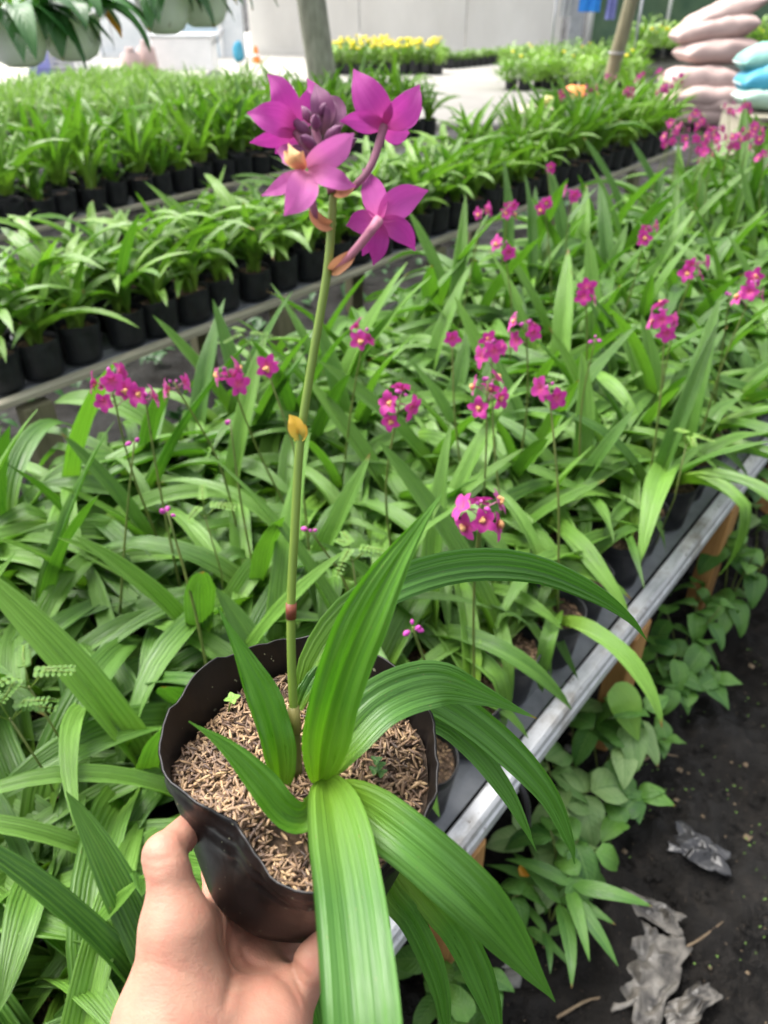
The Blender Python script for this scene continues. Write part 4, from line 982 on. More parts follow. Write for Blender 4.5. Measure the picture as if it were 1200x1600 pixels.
one('weed_sprout', cl2, held)

# ------------------------------------------------------------------ the hand (one continuous surface)
def build_hand():
    prim = []   # (a, b, ra, rb, k)
    def cap(a, b, ra, rb, k=0.010): prim.append((np.array(a), np.array(b), ra, rb, k))
    A = lambda x, y, d: np.array(at(x, y, d))
    px0 = np.array(HO)
    # heel of the hand, wrist and forearm
    cap(A(268, 1620, .354), A(225, 1800, .324), .028, .025, .02)
    cap(A(385, 1630, .366), A(300, 1830, .335), .028, .025, .02)
    cap(A(225, 1800, .324), A(70, 2300, .30), .027, .036, .02)
    cap(A(300, 1830, .335), A(160, 2350, .32), .026, .036, .02)
    # metacarpals
    cap(A(330, 1625, .372), A(346, 1425, .428), .0165, .0125, .014)
    cap(A(365, 1630, .376), A(396, 1445, .432), .0165, .0125, .014)
    cap(A(400, 1630, .376), A(440, 1470, .428), .0165, .0120, .014)
    cap(A(424, 1610, .366), A(455, 1550, .390), .0175, .0125, .012)
    # ball of the thumb
    cap(A(278, 1570, .357), A(276, 1455, .362), .0235, .0175, .014)
    cap(A(300, 1520, .374), A(318, 1450, .398), .0160, .0110, .010)
    # thumb
    cap(A(277, 1445, .363), A(262, 1356, .367), .0150, .0100, .008)
    cap(A(262, 1356, .367), A(257, 1336, .370), .0100, .0102, .004)
    cap(A(257, 1336, .370), A(302, 1286, .402), .0100, .0076, .004)
    # web between thumb and index finger
    cap(A(300, 1450, .385), A(335, 1430, .420), .0095, .0095, .010)
    # index, middle, ring finger under the bag, curling up behind it
    for k0, x0, pts_ in ((A(346, 1425, .428), 0, [(-.055, .0, -.014), (-.048, .045, -.011), (-.040, .068, .004)]),
                         (A(396, 1445, .432), 0, [(-.020, .005, -.013), (-.016, .055, -.011), (-.012, .078, .006)]),
                         (A(440, 1470, .428), 0, [(.010, .005, -.013), (.016, .05, -.011), (.02, .072, .005)])):
        q = k0; rr = .0112
        for p in pts_:
            e_ = px0 + np.array(p); cap(q, e_, rr, rr - .0010, .004); q = e_; rr -= .0010
    # little finger at the side of the bag
    cap(A(455, 1555, .392), A(492, 1502, .386), .0116, .0102, .006)
    cap(A(492, 1502, .386), A(522, 1458, .384), .0100, .0088, .003)
    cap(A(522, 1458, .384), A(536, 1425, .384), .0086, .0070, .003)
    vx = 0.0013
    allp = np.array([p for q in prim for p in (q[0] - q[2] - .012, q[0] + q[2] + .012, q[1] - q[3] - .012, q[1] + q[3] + .012)])
    lo, hi = allp.min(0), allp.max(0)
    n = np.ceil((hi - lo) / vx).astype(int) + 1
    X, Y, Z_ = [lo[i] + vx * np.arange(n[i], dtype=np.float32) for i in range(3)]
    P = np.stack(np.meshgrid(X, Y, Z_, indexing='ij'), -1).astype(np.float32)
    D_ = np.full(tuple(n), 1.0, np.float32)
    for a_, b_, ra, rb, k in prim:
        # only the part of the grid this capsule can touch
        mn = np.minimum(a_ - ra, b_ - rb) - 0.03; mx = np.maximum(a_ + ra, b_ + rb) + 0.03
        i0 = np.maximum(0, ((mn - lo) / vx).astype(int)); i1 = np.minimum(n, ((mx - lo) / vx).astype(int) + 1)
        sl_ = tuple(slice(i0[i], i1[i]) for i in range(3)); Q = P[sl_]
        ab = (b_ - a_).astype(np.float32); h = np.clip(((Q - a_.astype(np.float32)) @ ab) / float(ab @ ab), 0, 1)
        d = np.linalg.norm(Q - a_.astype(np.float32) - h[..., None] * ab, axis=-1) - (ra + (rb - ra) * h)
        o_ = D_[sl_]; hh = np.clip(0.5 + 0.5 * (o_ - d) / k, 0, 1)
        D_[sl_] = o_ * (1 - hh) + d * hh - k * hh * (1 - hh)
    # creases: shallow grooves where the palm folds
    def groove(pts, width, depth):
        nonlocal D_
        Q = spline([tuple(A(*p)) for p in pts], 28)
        mn, mx = Q.min(0) - .016, Q.max(0) + .016
        i0 = np.maximum(0, ((mn - lo) / vx).astype(int)); i1 = np.minimum(n, ((mx - lo) / vx).astype(int) + 1)
        sl_ = tuple(slice(i0[i], i1[i]) for i in range(3)); G = P[sl_]; near = np.abs(D_[sl_]) < 0.012
        cam_ = np.array([0, 0, CAMZ], np.float32)
        g_ = G[near] - cam_; g_ /= np.linalg.norm(g_, axis=1)[:, None]
        best = np.full(len(g_), 9.0, np.float32); fr = np.zeros(len(g_), np.float32)
        for i, q in enumerate(Q):
            qd = q - np.array(cam_); L_ = np.linalg.norm(qd); dd = np.linalg.norm(g_ - (qd / L_).astype(np.float32), axis=1) * L_
            up_ = dd < best; best[up_] = dd[up_]; fr[up_] = math.sin(math.pi * min(1, max(0, (i + 1) / 29))) ** 0.5
        add = np.zeros(near.sum(), np.float32) + depth * np.exp(-(best / width) ** 2) * fr
        t_ = D_[sl_]; t_[near] += add; D_[sl_] = t_
    groove([(205, 1500, .345), (250, 1508, .335), (300, 1524, .337), (345, 1545, .35)], .0011, .0007)
    groove([(220, 1490, .345), (260, 1497, .335), (300, 1508, .337)], .0009, .0004)
    groove([(322, 1388, .38), (345, 1425, .375), (357, 1470, .37), (362, 1520, .36), (352, 1570, .35)], .0022, .0022)
    groove([(395, 1450, .405), (378, 1475, .40), (392, 1505, .39), (425, 1512, .385)], .0016, .0014)
    groove([(428, 1462, .405), (445, 1490, .40), (458, 1510, .39), (470, 1545, .385)], .0020, .0020)
    groove([(430, 1520, .385), (455, 1545, .38), (468, 1575, .375)], .0012, .0010)
    groove([(455, 1500, .39), (470, 1515, .388), (482, 1530, .386)], .0012, .0012)
    groove([(222, 1372, .352), (245, 1385, .348), (268, 1372, .35)], .0010, .0004)
    groove([(218, 1338, .352), (240, 1346, .350), (268, 1342, .352)], .0009, .0007)
    groove([(217, 1352, .352), (240, 1360, .350), (270, 1356, .352)], .0009, .0006)
    groove([(282, 1312, .372), (292, 1330, .372), (298, 1345, .372)], .0012, .0010)
    groove([(385, 1580, .36), (420, 1572, .36), (450, 1590, .36)], .0010, .0006)
    # surface nets
    ins = D_ < 0
    c = [ins[dx:n[0] - 1 + dx, dy:n[1] - 1 + dy, dz:n[2] - 1 + dz] for dx in (0, 1) for dy in (0, 1) for dz in (0, 1)]
    s = sum(q.astype(np.int8) for q in c); cells = np.argwhere((s > 0) & (s < 8))
    idx = np.full(tuple(n - 1), -1, np.int64); idx[tuple(cells.T)] = np.arange(len(cells))
    acc = np.zeros((len(cells), 3)); cnt = np.zeros(len(cells))
    offs = [np.array((dx, dy, dz)) for dx in (0, 1) for dy in (0, 1) for dz in (0, 1)]
    for i in range(8):
        for j in range(i + 1, 8):
            if np.abs(offs[i] - offs[j]).sum() != 1: continue
            va = D_[tuple((cells + offs[i]).T)]; vb = D_[tuple((cells + offs[j]).T)]; cr = (va < 0) != (vb < 0)
            tt = np.where(cr, va / np.where(cr, va - vb, 1), 0)[:, None]
            acc += np.where(cr[:, None], offs[i] + tt * (offs[j] - offs[i]), 0); cnt += cr
    V = lo + vx * (cells + acc / cnt[:, None])
    F = []
    for ax in range(3):
        b1, b2 = (ax + 1) % 3, (ax + 2) % 3
        hi_ = [slice(None)] * 3; hi_[ax] = slice(1, None); lo_ = [slice(None)] * 3; lo_[ax] = slice(None, -1)
        x = np.argwhere(ins[tuple(lo_)] != ins[tuple(hi_)])
        x = x[(x[:, b1] > 0) & (x[:, b2] > 0) & (x[:, b1] < n[b1] - 1) & (x[:, b2] < n[b2] - 1)]
        u = np.zeros(3, int); u[b1] = 1; v_ = np.zeros(3, int); v_[b2] = 1
        q = np.stack([idx[tuple((x - u - v_).T)], idx[tuple((x - v_).T)], idx[tuple(x.T)], idx[tuple((x - u).T)]], 1)
        fl = ins[tuple(x.T)]; q[~fl] = q[~fl][:, ::-1]; F.append(q)
    F = np.concatenate(F); F = F[(F >= 0).all(1)]
    # a little smoothing keeps skin soft
    for _ in range(2):
        A_ = np.zeros_like(V); C_ = np.zeros(len(V))
        for k in range(4):
            a1, b1 = F[:, k], F[:, (k + 1) % 4]
            np.add.at(A_, a1, V[b1]); np.add.at(C_, a1, 1); np.add.at(A_, b1, V[a1]); np.add.at(C_, b1, 1)
        V = V * 0.5 + 0.5 * A_ / np.maximum(C_, 1)[:, None]
    me = bpy.data.meshes.new('hand'); me.from_pydata(V.tolist(), [], F.tolist())
    me.polygons.foreach_set('use_smooth', [True] * len(F)); me.materials.append(M['skin']); me.update()
    return me
hand = link('person', build_hand())
tag(hand, 'bare left hand and wrist, palm up, gripping the black bag from below', 'person')

# ------------------------------------------------------------------ hanging planters at the upper left
def ovate_leaf(name, m, Ln, Wd, e0, e1, seg=8, across=4, twist=0.0, pw=1.0, cup=-0.12):
    P = [np.array([0.0, 0, 0])]; ups = []
    for i in range(seg + 1):
        el = e0 + (e1 - e0) * (i / seg) ** pw; ups.append(np.array([-math.sin(el), 0, math.cos(el)]))
        if i < seg: P.append(P[-1] + Ln / seg * np.array([math.cos(el), 0.0, math.sin(el)]))
    P = np.array(P); S, Nn = frames(P, ups, [twist * i / seg for i in range(seg + 1)])
    wd = [Wd * prof_ovate(0.03 + 0.97 * i / seg) for i in range(seg + 1)]; wd[0] = Wd * 0.1; wd[-1] = 0.0006
    b = MB(); ribbon(b, m, P, wd, S, Nn, across, 0, 0.15, cup=cup, wavy=Wd * 0.04, seed=Ln * 50); return b.mesh(name)
DROOP = [ovate_leaf('droop_leaf', 'dark_leaf', 0.19 + 0.02 * (i % 4), 0.068 + 0.006 * (i % 3), R(10 + 8 * (i % 3)), R(-88 + 3 * i), twist=R(20 - 8 * i), pw=0.6) for i in range(6)]
DROOP_O = ovate_leaf('droop_leaf_orange', 'orange_leaf', 0.18, 0.05, R(5), R(-85), pw=0.6)
HANG = [(28, 70, 3.0, 0.115, 'leftmost white hanging planter with long drooping leaves'), (112, 62, 3.15, 0.125, 'white hanging planter with an orange leaf, second from the left edge'),
        (255, 22, 3.35, 0.115, 'white hanging planter third from the left, high against the wall'), (316, 12, 3.5, 0.12, 'rightmost white hanging planter beside the blue door')]
def hang_bar(b): tube(b, 'steel', [at(-160, -640, 2.9), at(560, -560, 3.75)], 0.02, 8)
tag(one('hanging_bar', hang_bar), 'steel pipe overhead that carries the white hanging planters', 'pipe')
for hi_, (px, py, dep, rr, lab) in enumerate(HANG):
    c = at(px, py, dep); c.z -= 0.075
    t = thing('hanging_planter', lab, 'planter', c, 0, 'white hanging planters')
    one('bowl', lambda b: lathe(b, 'white', [(0.001, 0.002), (rr * .45, 0.0), (rr * .75, 0.02), (rr * .93, 0.06), (rr, 0.12), (rr * 1.03, 0.15), (rr * 1.07, 0.155), (rr * 1.06, 0.168), (rr * .98, 0.166), (rr * .95, 0.13)], 32), t)
    one('potting_mix', lambda b: lathe(b, 'peat', [(0.001, 0.148), (rr * .5, 0.15), (rr * .955, 0.14)], 20), t)
    for k in range(3):
        an = k * 2.094 + 0.5
        one('hanger_wire', lambda b: tube(b, 'steel', [(rr * 1.02 * math.cos(an), rr * 1.02 * math.sin(an), 0.16), (0.01 * math.cos(an), 0.01 * math.sin(an), 0.52)], 0.002, 5), t)
    one('hook', lambda b: tube(b, 'steel', [(0, 0, 0.51), (0, 0, 0.62), (0.02, 0, 0.66), (0, 0, 0.68)], 0.003, 6), t)
    r = random.Random(60 + hi_)
    for k in range(26):
        yaw = k * 2.4 + r.uniform(-.3, .3); s = r.uniform(1.0, 1.6); q = rr * r.uniform(0.8, 1.08)
        m_ = DROOP_O if (k in (3,) and hi_ in (1, 3)) or (k == 9 and hi_ == 1) else DROOP[r.randrange(6)]
        link('leaf', m_, t, (q * math.cos(yaw), q * math.sin(yaw), 0.165 + r.uniform(0, 0.06)), (0, r.uniform(-0.5, 0.1), yaw + r.uniform(-.3, .3)), s)
    for k in range(6):
        yaw = k * 1.05; link('leaf', LEAF_B[k], t, (0.02 * math.cos(yaw), 0.02 * math.sin(yaw), 0.15), (0, 0, yaw), 0.9)

# ------------------------------------------------------------------ posts behind the benches
p0 = atz(517, 170, 0.0)
tb = at(515, 150, 6.1); tt_ = at(488, -20, 5.9)
t = thing('tree', 'grey-barked slim tree trunk rising behind the magenta bloom', 'tree', (tb.x, tb.y, 0))
def trunk(b):
    P = [Vector((0, 0, -0.1)), Vector((-0.02, 0, 0.6)), Vector((tt_.x - tb.x, 0.0, tt_.z)), Vector((tt_.x - tb.x - 0.1, 0.0, 2.6)), Vector((tt_.x - tb.x - 0.14, 0.05, 3.3))]
    Q = spline([tuple(p) for p in P], 24); tube(b, 'trunk', Q, [0.125 - 0.03 * i / 23 + 0.008 * nz((i * 0.7, 0, 0)) for i in range(24)], 14)
one('trunk', trunk, t)
def crown(b):
    r = random.Random(8)
    for k in range(9):
        an = k * 0.7; e_ = Vector((-0.2 + math.cos(an) * r.uniform(.6, 1.0), math.sin(an) * r.uniform(.6, 1.0), r.uniform(3.0, 3.9)))
        tube(b, 'trunk', [(-0.15, 0, 2.5 + 0.08 * k), tuple(Vector((-0.15, 0, 2.8)).lerp(e_, .5)), tuple(e_)], [0.04, 0.025, 0.01], 6)
    for k in range(900):
        c_ = Vector((r.gauss(-0.2, .6), r.gauss(0, .6), r.uniform(2.2, 4.2))); an = r.uniform(0, 6.28); d_ = np.array([math.cos(an), math.sin(an), r.uniform(-.8, .1)])
        P = np.array([np.array(c_) + d_ * 0.13 * q for q in (0, .35, .7, 1)]); S, Nn = frames(P, np.array([0, 0, 1.0]))
        ribbon(b, 'dark_leaf', P, [0.01, 0.055, 0.045, 0.002], S, Nn, 2, 0, .15)
one('crown', crown, t)
pb = at(957, 110, 8.0); pt = at(972, -20, 8.0)
t = thing('wooden_pole', 'dark leaning wooden pole left of the stacked sacks', 'pole', (pb.x, pb.y, 0))
one('pole_shaft', lambda b: tube(b, 'pole', [(-.03, 0, -0.1), (0, 0, pb.z), (pt.x - pb.x, 0, pt.z), (2.2 * (pt.x - pb.x), 0, 3.0)], [0.075, .072, .07, .065], 10), t)
one('tie_wire', lambda b: [tube(b, 'steel', [(0.09 * math.cos(q) + .02, 0.09 * math.sin(q), 0.93 + .01 * k) for q in np.linspace(0, 6.1, 14)], 0.004, 5) for k in range(2)], t)

# ------------------------------------------------------------------ sacks, cloth and clutter far behind
def sack(b, m, L_, W_, T_, seed):
    """a filled woven sack lying on its side: pillow with pinched ends and corner ears"""
    nu, nv = 28, 20; vv = []
    for i in range(nu + 1):
        u = -1 + 2 * i / nu
        for j in range(nv):
            an = 2 * math.pi * j / nv; c_, s_ = math.cos(an), math.sin(an)
            e_ = (1 - abs(u) ** 3.2) ** 0.55; y = W_ / 2 * math.copysign(abs(c_) ** 0.7, c_) * (0.88 + 0.12 * e_ + 0.06 * abs(u) ** 6); z = T_ / 2 * math.copysign(abs(s_) ** 0.8, s_) * max(0.06, e_)
            d = 0.028 * nz((u * 2.5 + seed, c_ * 1.5, s_ * 1.5)) + 0.016 * abs(nz((u * 7 + seed, c_ * 3, s_ * 3)))
            vv.append((u * L_ / 2 * (1 - 0.05 * c_ * c_), y * (1 + d * 2), z + d * e_))
    ff = [(i * nv + j, i * nv + (j + 1) % nv, (i + 1) * nv + (j + 1) % nv, (i + 1) * nv + j) for i in range(nu) for j in range(nv)] + [tuple(range(nv))[::-1], tuple(nu * nv + j for j in range(nv))]
    b.add(vv, ff, m)
SK = [(1092, 162, .9, .22, 'sack', 0, 'lowest visible pink sack of the stack, behind the orchid blooms'), (1094, 128, .86, .26, 'sack', .02, 'thick pink sack in the middle of the stack'),
      (1122, 80, .92, .2, 'sack', -.06, 'pink sack third from the top of the stack'), (1115, 46, .92, .2, 'sack', -.16, 'pink sack second from the top, slipping left'),
      (1130, 20, .86, .17, 'sack', -.32, 'topmost pink sack, tilted against the stack')]
for i, (px, py, L_, T_, m, tilt, lab) in enumerate(SK):
    c = at(px, py, 9.8); L_ *= 1.15; T_ *= 1.15; t = thing('stacked_sack', lab, 'sack', c, 0.1 * (i % 2), 'pink sacks stacked at the right')
    t.rotation_euler = (0, tilt, 0.08 * ((i % 3) - 1))
    one('woven_bag', lambda b: sack(b, m, L_, 0.6, T_ * 1.25, i * 3.1), t)
    one('seam', lambda b: tube(b, 'white', [(L_ / 2 * .985, -.2, 0), (L_ / 2 * 1.0, 0, 0.002), (L_ / 2 * .985, .2, 0)], 0.007, 5), t)
for i, z in enumerate((0.12, 0.33)):
    c = at(1094, 160, 9.8); t = thing('stacked_sack', 'pink sack at the bottom of the stack, hidden by leaves' if i == 0 else 'second pink sack from the bottom of the stack', 'sack', (c.x, c.y, z), 0, 'pink sacks stacked at the right')
    one('woven_bag', lambda b: sack(b, 'sack', 1.05, 0.65, .26, 20 + i), t); one('seam', lambda b: tube(b, 'white', [(.47, -.2, 0), (.475, .2, 0)], 0.007, 5), t)
for i, (px, py, m, T_, lab) in enumerate(((1215, 90, 'teal', .22, 'teal sack on top of the blue one at the right edge'), (1215, 122, 'bluesack', .24, 'bright blue sack at the right edge'),
                                          (1210, 155, 'mint', .16, 'pale mint sack under the blue one at the right edge'))):
    c = at(px, py, 7.4); t = thing('coloured_sack', lab, 'sack', c, -0.15, 'coloured sacks at the right edge')
    t.rotation_euler = (0, -0.12 if i < 2 else 0.05, -0.15)
    one('woven_bag', lambda b: sack(b, m, .75, .5, T_ * 1.2, 40 + i * 3), t); one('seam', lambda b: tube(b, 'white', [(-.37, -.17, 0), (-.375, .17, 0)], 0.006, 5), t)
c = at(1212, 190, 7.45); t = thing('pallet', 'wooden pallet under the coloured sacks', 'pallet', (c.x, c.y, 0), -0.15)
zt = max(0.2, at(1210, 155, 7.4).z - 0.10)
for k in range(5): one('slat', lambda b: box(b, 'oldwood', (0, -.36 + .18 * k, zt - .01), (.9, .12, .022)), t, False)
for sx in (-.38, 0, .38): one('bearer', lambda b: box(b, 'oldwood', (sx, 0, (zt - .022) / 2), (.09, .84, zt - .024)), t, False)
def crumple(b, m, sx, sy, h, seed, n=44, hole=0.0):
    vv = []
    for j in range(n + 1):
        for i in range(n + 1):
            u, v_ = i / n * 2 - 1, j / n * 2 - 1; e_ = 1 + 0.28 * nz((u * 1.2, v_ * 1.2, seed)) + 0.12 * nz((u * 4, v_ * 4, seed + 9))
            q = max(0, 1 - (u * u + v_ * v_) * 0.5); wq = u * 3.2 + 1.1 * nz((u * 1.5, v_ * 1.5, seed + 3)) * 2
            z = h * (0.25 + q) * (0.30 + 0.75 * abs(math.sin(wq + seed + v_ * 0.9)) ** 1.5 * (0.5 + nz((u * 1.6, v_ * 1.6, seed + 6)) ) + 0.14 * abs(nz((u * 5 + seed, v_ * 2.0, 4))))
            e_ *= 1 + 0.35 * abs(nz((math.atan2(v_, u) * 1.3, seed, 0.5)))
            vv.append((u * sx / 2 * e_, v_ * sy / 2 * e_ * (1 + 0.2 * u * math.sin(seed)), z + 0.003))
    b.add(vv, [(j * (n + 1) + i, j * (n + 1) + i + 1, (j + 1) * (n + 1) + i + 1, (j + 1) * (n + 1) + i) for j in range(n) for i in range(n)], m)
def ball(b, m, c_, r_, seed, sq=(1, 1, 1)):
    k, s_ = 8, 12; vv = []
    for i in range(k + 1):
        th = math.pi * i / k
        for j in range(s_):
            ph = 2 * math.pi * j / s_; d = Vector((math.sin(th) * math.cos(ph), math.sin(th) * math.sin(ph), math.cos(th))); q = r_ * (1 + .3 * nz(d * 1.7 + Vector((seed, 0, 0))))
            vv.append((c_[0] + d.x * q * sq[0], c_[1] + d.y * q * sq[1], c_[2] + d.z * q * sq[2]))
    b.add(vv, [(i * s_ + j, (i + 1) * s_ + j, (i + 1) * s_ + (j + 1) % s_, i * s_ + (j + 1) % s_) for i in range(k) for j in range(s_)], m)
# a low table behind the bench end with an orange cloth bundle, a white and a blue bundle
c = at(905, 168, 8.0)
t = thing('low_table', 'low wooden table under the orange cloth bundle behind the bench end', 'table', (c.x, c.y, 0))
for k in range(4): one('board', lambda b: box(b, 'oldwood', (0, -.24 + .16 * k, c.z - .02), (1.3, .15, .03)), t, False)
for sx in (-.58, .58):
    for sy in (-.22, .22): one('leg', lambda b: box(b, 'oldwood', (sx, sy, (c.z - .035) / 2), (.06, .06, c.z - .036)), t, False)
for (px, m, r_, lab, nm) in ((905, 'orange', .20, 'crumpled orange cloth bundle behind the end of the benches', 'cloth_bundle'), (888, 'white', .09, 'small white bundle beside the orange cloth', 'cloth_bundle'), (922, 'violet', .10, 'small violet bundle beside the orange cloth', 'cloth_bundle'), (862, 'yellowsack', .10, 'small yellow bundle at the left of the orange cloth', 'cloth_bundle')):
    q = at(px, 160, 8.0 if m == 'orange' else 8.12); o = one(nm, lambda b: ball(b, m, (0, 0, r_ * .45), r_, px * .1, (1.2, .8, .55)), None, loc=(q.x, q.y, c.z)); tag(o, lab, 'cloth', 'bundles on the low table')
# blue clothes on a line, right of the pale wall
c = at(935, 12, 15.0)
t = thing('clothes_line', 'clothes line between two thin posts right of the pale wall', 'line', (c.x, c.y, 0))
for sx in (-.85, .85): one('post', lambda b: tube(b, 'steel', [(sx, 0, 0), (sx, 0, 1.75)], 0.025, 8), t)
one('line', lambda b: tube(b, 'white', [(-.85, 0, 1.7), (0, 0, 1.66), (.85, 0, 1.7)], 0.006, 5), t)
def shirt(b, m, w_, h_):
    n = 12; vv = []
    for j in range(n + 1):
        for i in range(n + 1):
            u = i / n * 2 - 1; v_ = j / n; vv.append((u * w_ / 2 * (1.25 if v_ < .3 else 1), .03 * math.sin(u * 7 + v_ * 2), -v_ * h_))
    for y in (0.02,): vv += [(x, y_ + y, z_) for x, y_, z_ in vv[:]]
    k = (n + 1) ** 2; f1 = [(j * (n + 1) + i, j * (n + 1) + i + 1, (j + 1) * (n + 1) + i + 1, (j + 1) * (n + 1) + i) for j in range(n) for i in range(n)]
    b.add(vv, f1 + [tuple(k + q for q in f[::-1]) for f in f1], m)
for dx, m, w_, h_, lab in ((-.18, 'blue', .42, .62, 'bright blue shirt on the clothes line'), (.26, 'violet', .2, .75, 'violet-blue cloth hanging beside the bright blue shirt'), (-.62, 'steel', .25, .7, 'grey cloth hanging beside the bright blue shirt')):
    o = one('hung_shirt', lambda b: shirt(b, m, w_, h_), None, loc=(c.x + dx, c.y - .02, 1.665)); tag(o, lab, 'cloth', 'clothes on the line')
# clutter before the white wall at the upper left
c = at(292, 100, 13.5)
t = thing('white_cart', 'white box cart standing before the white panelled wall', 'cart', (c.x, c.y, 0.04))
one('box_body', lambda b: box(b, 'white', (0, 0, .46), (1.05, .6, .5), bev=.02), t, False)
one('rim', lambda b: box(b, 'whitewall', (0, 0, .735), (1.12, .66, .04), bev=.01), t, False)
for sx in (-.45, .45):
    for sy in (-.22, .22): one('wheel', lambda b: lathe(b, 'steel', [(0.001, -.02), (.085, -.02), (.1, 0), (.085, .02), (0.001, .02)], 16), t, loc=(sx, sy, .1), rot=(R(90), 0, 0)); one('leg', lambda b: tube(b, 'steel', [(sx, sy, .12), (sx, sy, .22)], .02, 6), t)
one('handle', lambda b: tube(b, 'steel', [(.53, -.2, .6), (.68, -.2, .8), (.68, .2, .8), (.53, .2, .6)], .015, 6), t)
for (px, py, dep, m, lab, h_) in ((207, 105, 12.5, 'sack', 'pale upright sack left of the white cart', .62), (232, 108, 12.8, 'sack', 'pale upright sack close beside the white cart', .7)):
    c = at(px, py, dep); o = one('upright_sack', lambda b: lathe(b, m, [(.001, 0), (.13, .0), (.17, .05), (.18, h_ * .5), (.15, h_ * .85), (.06, h_ * .92), (.08, h_), (.001, h_ - .02)], 20, fn=lambda r_, z, an, i: (r_ * (1 + .12 * nz((math.cos(an), math.sin(an), z * 3 + px))), z)), None, loc=(c.x, c.y, 0.04)); tag(o, lab, 'sack', 'upright sacks by the cart')
def crate(b, m, s=(.42, .32, .26)):
    x, y, z = s[0] / 2, s[1] / 2, s[2]; th = .015
    box(b, m, (0, 0, .012), (s[0], s[1], .02))
    for k in range(4):
        zz = .045 + k * (z - .05) / 3.2
        for sy in (-1, 1): box(b, m, (0, sy * (y - th / 2), zz), (s[0], th, .04))
        for sx in (-1, 1): box(b, m, (sx * (x - th / 2), 0, zz), (th, s[1] - 2 * th - .004, .04))
    for sx in (-1, 1):
        for sy in (-1, 1): box(b, m, (sx * (x - .012), sy * (y - .012), z / 2 + .01), (.03, .03, z - .015))
for i, (px, z, m, lab) in enumerate(((68, .04, 'violet', 'blue-violet crate under the hanging planters, lower of two'), (68, .32, 'violet', 'blue-violet crate under the hanging planters, upper of two'), (105, .04, 'steel', 'grey crate right of the blue-violet crates, lower of two'), (105, .32, 'steel', 'grey crate right of the blue-violet crates, upper of two'), (140, .04, 'white', 'white slatted crate right of the grey ones, lower of two'), (140, .32, 'white', 'white slatted crate right of the grey ones, upper of two'))):
    c = at(px, 108, 13); o = one('slatted_crate', lambda b: crate(b, m), None, False, loc=(c.x, c.y, z), rot=(0, 0, .1 * (i % 3))); tag(o, lab, 'crate', 'crates under the hanging planters')
c = at(401, 95, 17.0); t = thing('traffic_cone', 'small orange cone at the corner of the pale wall', 'cone', (c.x, c.y, .04))
one('cone_body', lambda b: lathe(b, 'orange', [(.09, .02), (.04, .3), (.03, .32), (.001, .32)], 16), t); one('base', lambda b: box(b, 'orange', (0, 0, .01), (.22, .22, .02)), t, False)
one('band', lambda b: lathe(b, 'white', [(.074, .13), (.056, .2)], 16), t)
c = at(371, 70, 17.0); o = one('blue_bag', lambda b: ball(b, 'bluesack', (0, 0, .2), .17, 3, (.8, .7, 1.2)), None, loc=(c.x, c.y, .04)); tag(o, 'small blue bag left of the orange cone', 'bag')

# ------------------------------------------------------------------ potted flowers and shrubs across the yard
def shrub_mesh(name, m, n, rx, rz_, leaf, seed, flowers=0, fm='yellowflower'):
    r = random.Random(seed); b = MB()
    for k in range(5):
        an = k * 1.3; tube(b, 'stem', [(0, 0, .1), (math.cos(an) * rx * .5, math.sin(an) * rx * .5, rz_)], .004, 5)
    for k in range(n):
        a_ = r.uniform(0, 6.283); q = rx * math.sqrt(r.random()); z = .12 + rz_ * 1.5 * r.random() * (1 - .5 * q / rx); d_ = np.array([math.cos(a_) * .8, math.sin(a_) * .8, r.uniform(.1, .9)])
        c_ = np.array([q * math.cos(a_), q * math.sin(a_), z]); P = np.array([c_ + d_ * leaf * s for s in (0, .35, .7, 1)]); S, Nn = frames(P, np.array([-.3, -.2, 1.0]))
        ribbon(b, m, P, [leaf * .1, leaf * .42, leaf * .32, .001], S, Nn, 2, 0, .15)
    fb = MB()
    for k in range(flowers):
        a_ = r.uniform(0, 6.283); q = rx * math.sqrt(r.random()); z = .14 + rz_ * r.uniform(1.15, 1.65)
        ball(fb, fm, (q * math.cos(a_), q * math.sin(a_), z), .028 * r.uniform(.8, 1.2), k, (1, 1, .65)); tube(fb, 'stem', [(q * math.cos(a_) * .6, q * math.sin(a_) * .6, .15), (q * math.cos(a_), q * math.sin(a_), z)], .003, 4)
    return b.mesh(name), (fb.mesh(name + '_flowers') if flowers else None)
SH = [shrub_mesh('yellow_flower_plant', 'shrub', 150, .13, .17, .075, 20 + i, 3 + 3 * (i % 3)) for i in range(4)]
SG = [shrub_mesh('leafy_shrub', 'shrub', 260, .26, .3, .085, 30 + i, 2 if i == 0 else 0) for i in range(4)]
SL = [shrub_mesh('low_seedling', 'grassy', 90, .13, .1, .07, 40 + i) for i in range(3)]
def potted(name, ms, c_, s, lab, grp, i):
    t = thing(name, lab, 'potted plant', c_, i * 1.7, grp)
    link('pot', BAGS_B[i % 3], t, None, None, (1.5 * s, 1.5 * s, 1.3 * s)); link('foliage', ms[0], t, None, None, s)
    if ms[1]: link('flowers', ms[1], t, None, None, s)
    return t
zc = 0.041
for row in range(2):
    for i in range(10):
        c = atz(524 + 17.5 * i + 5 * row, 116 - 10 * row, zc); r = random.Random(i + 31 * row)
        potted('yellow_flower_pot', SH[r.randrange(4)], (c.x, c.y, zc), r.uniform(1.2, 1.45), f'potted yellow flowers before the pale wall, {"front" if row == 0 else "back"} row, {ORD[i]} from the tree trunk', 'potted yellow flowers before the pale wall', i)
for i in range(14):
    c = atz(702 + 9.5 * i, 107 - 1.0 * i, zc); potted('low_seedling_pot', SL[i % 3], (c.x, c.y, zc), 1.15, f'low potted seedling in the strip right of the yellow flowers, {ORD[i]} along', 'low seedlings by the pale wall', i)
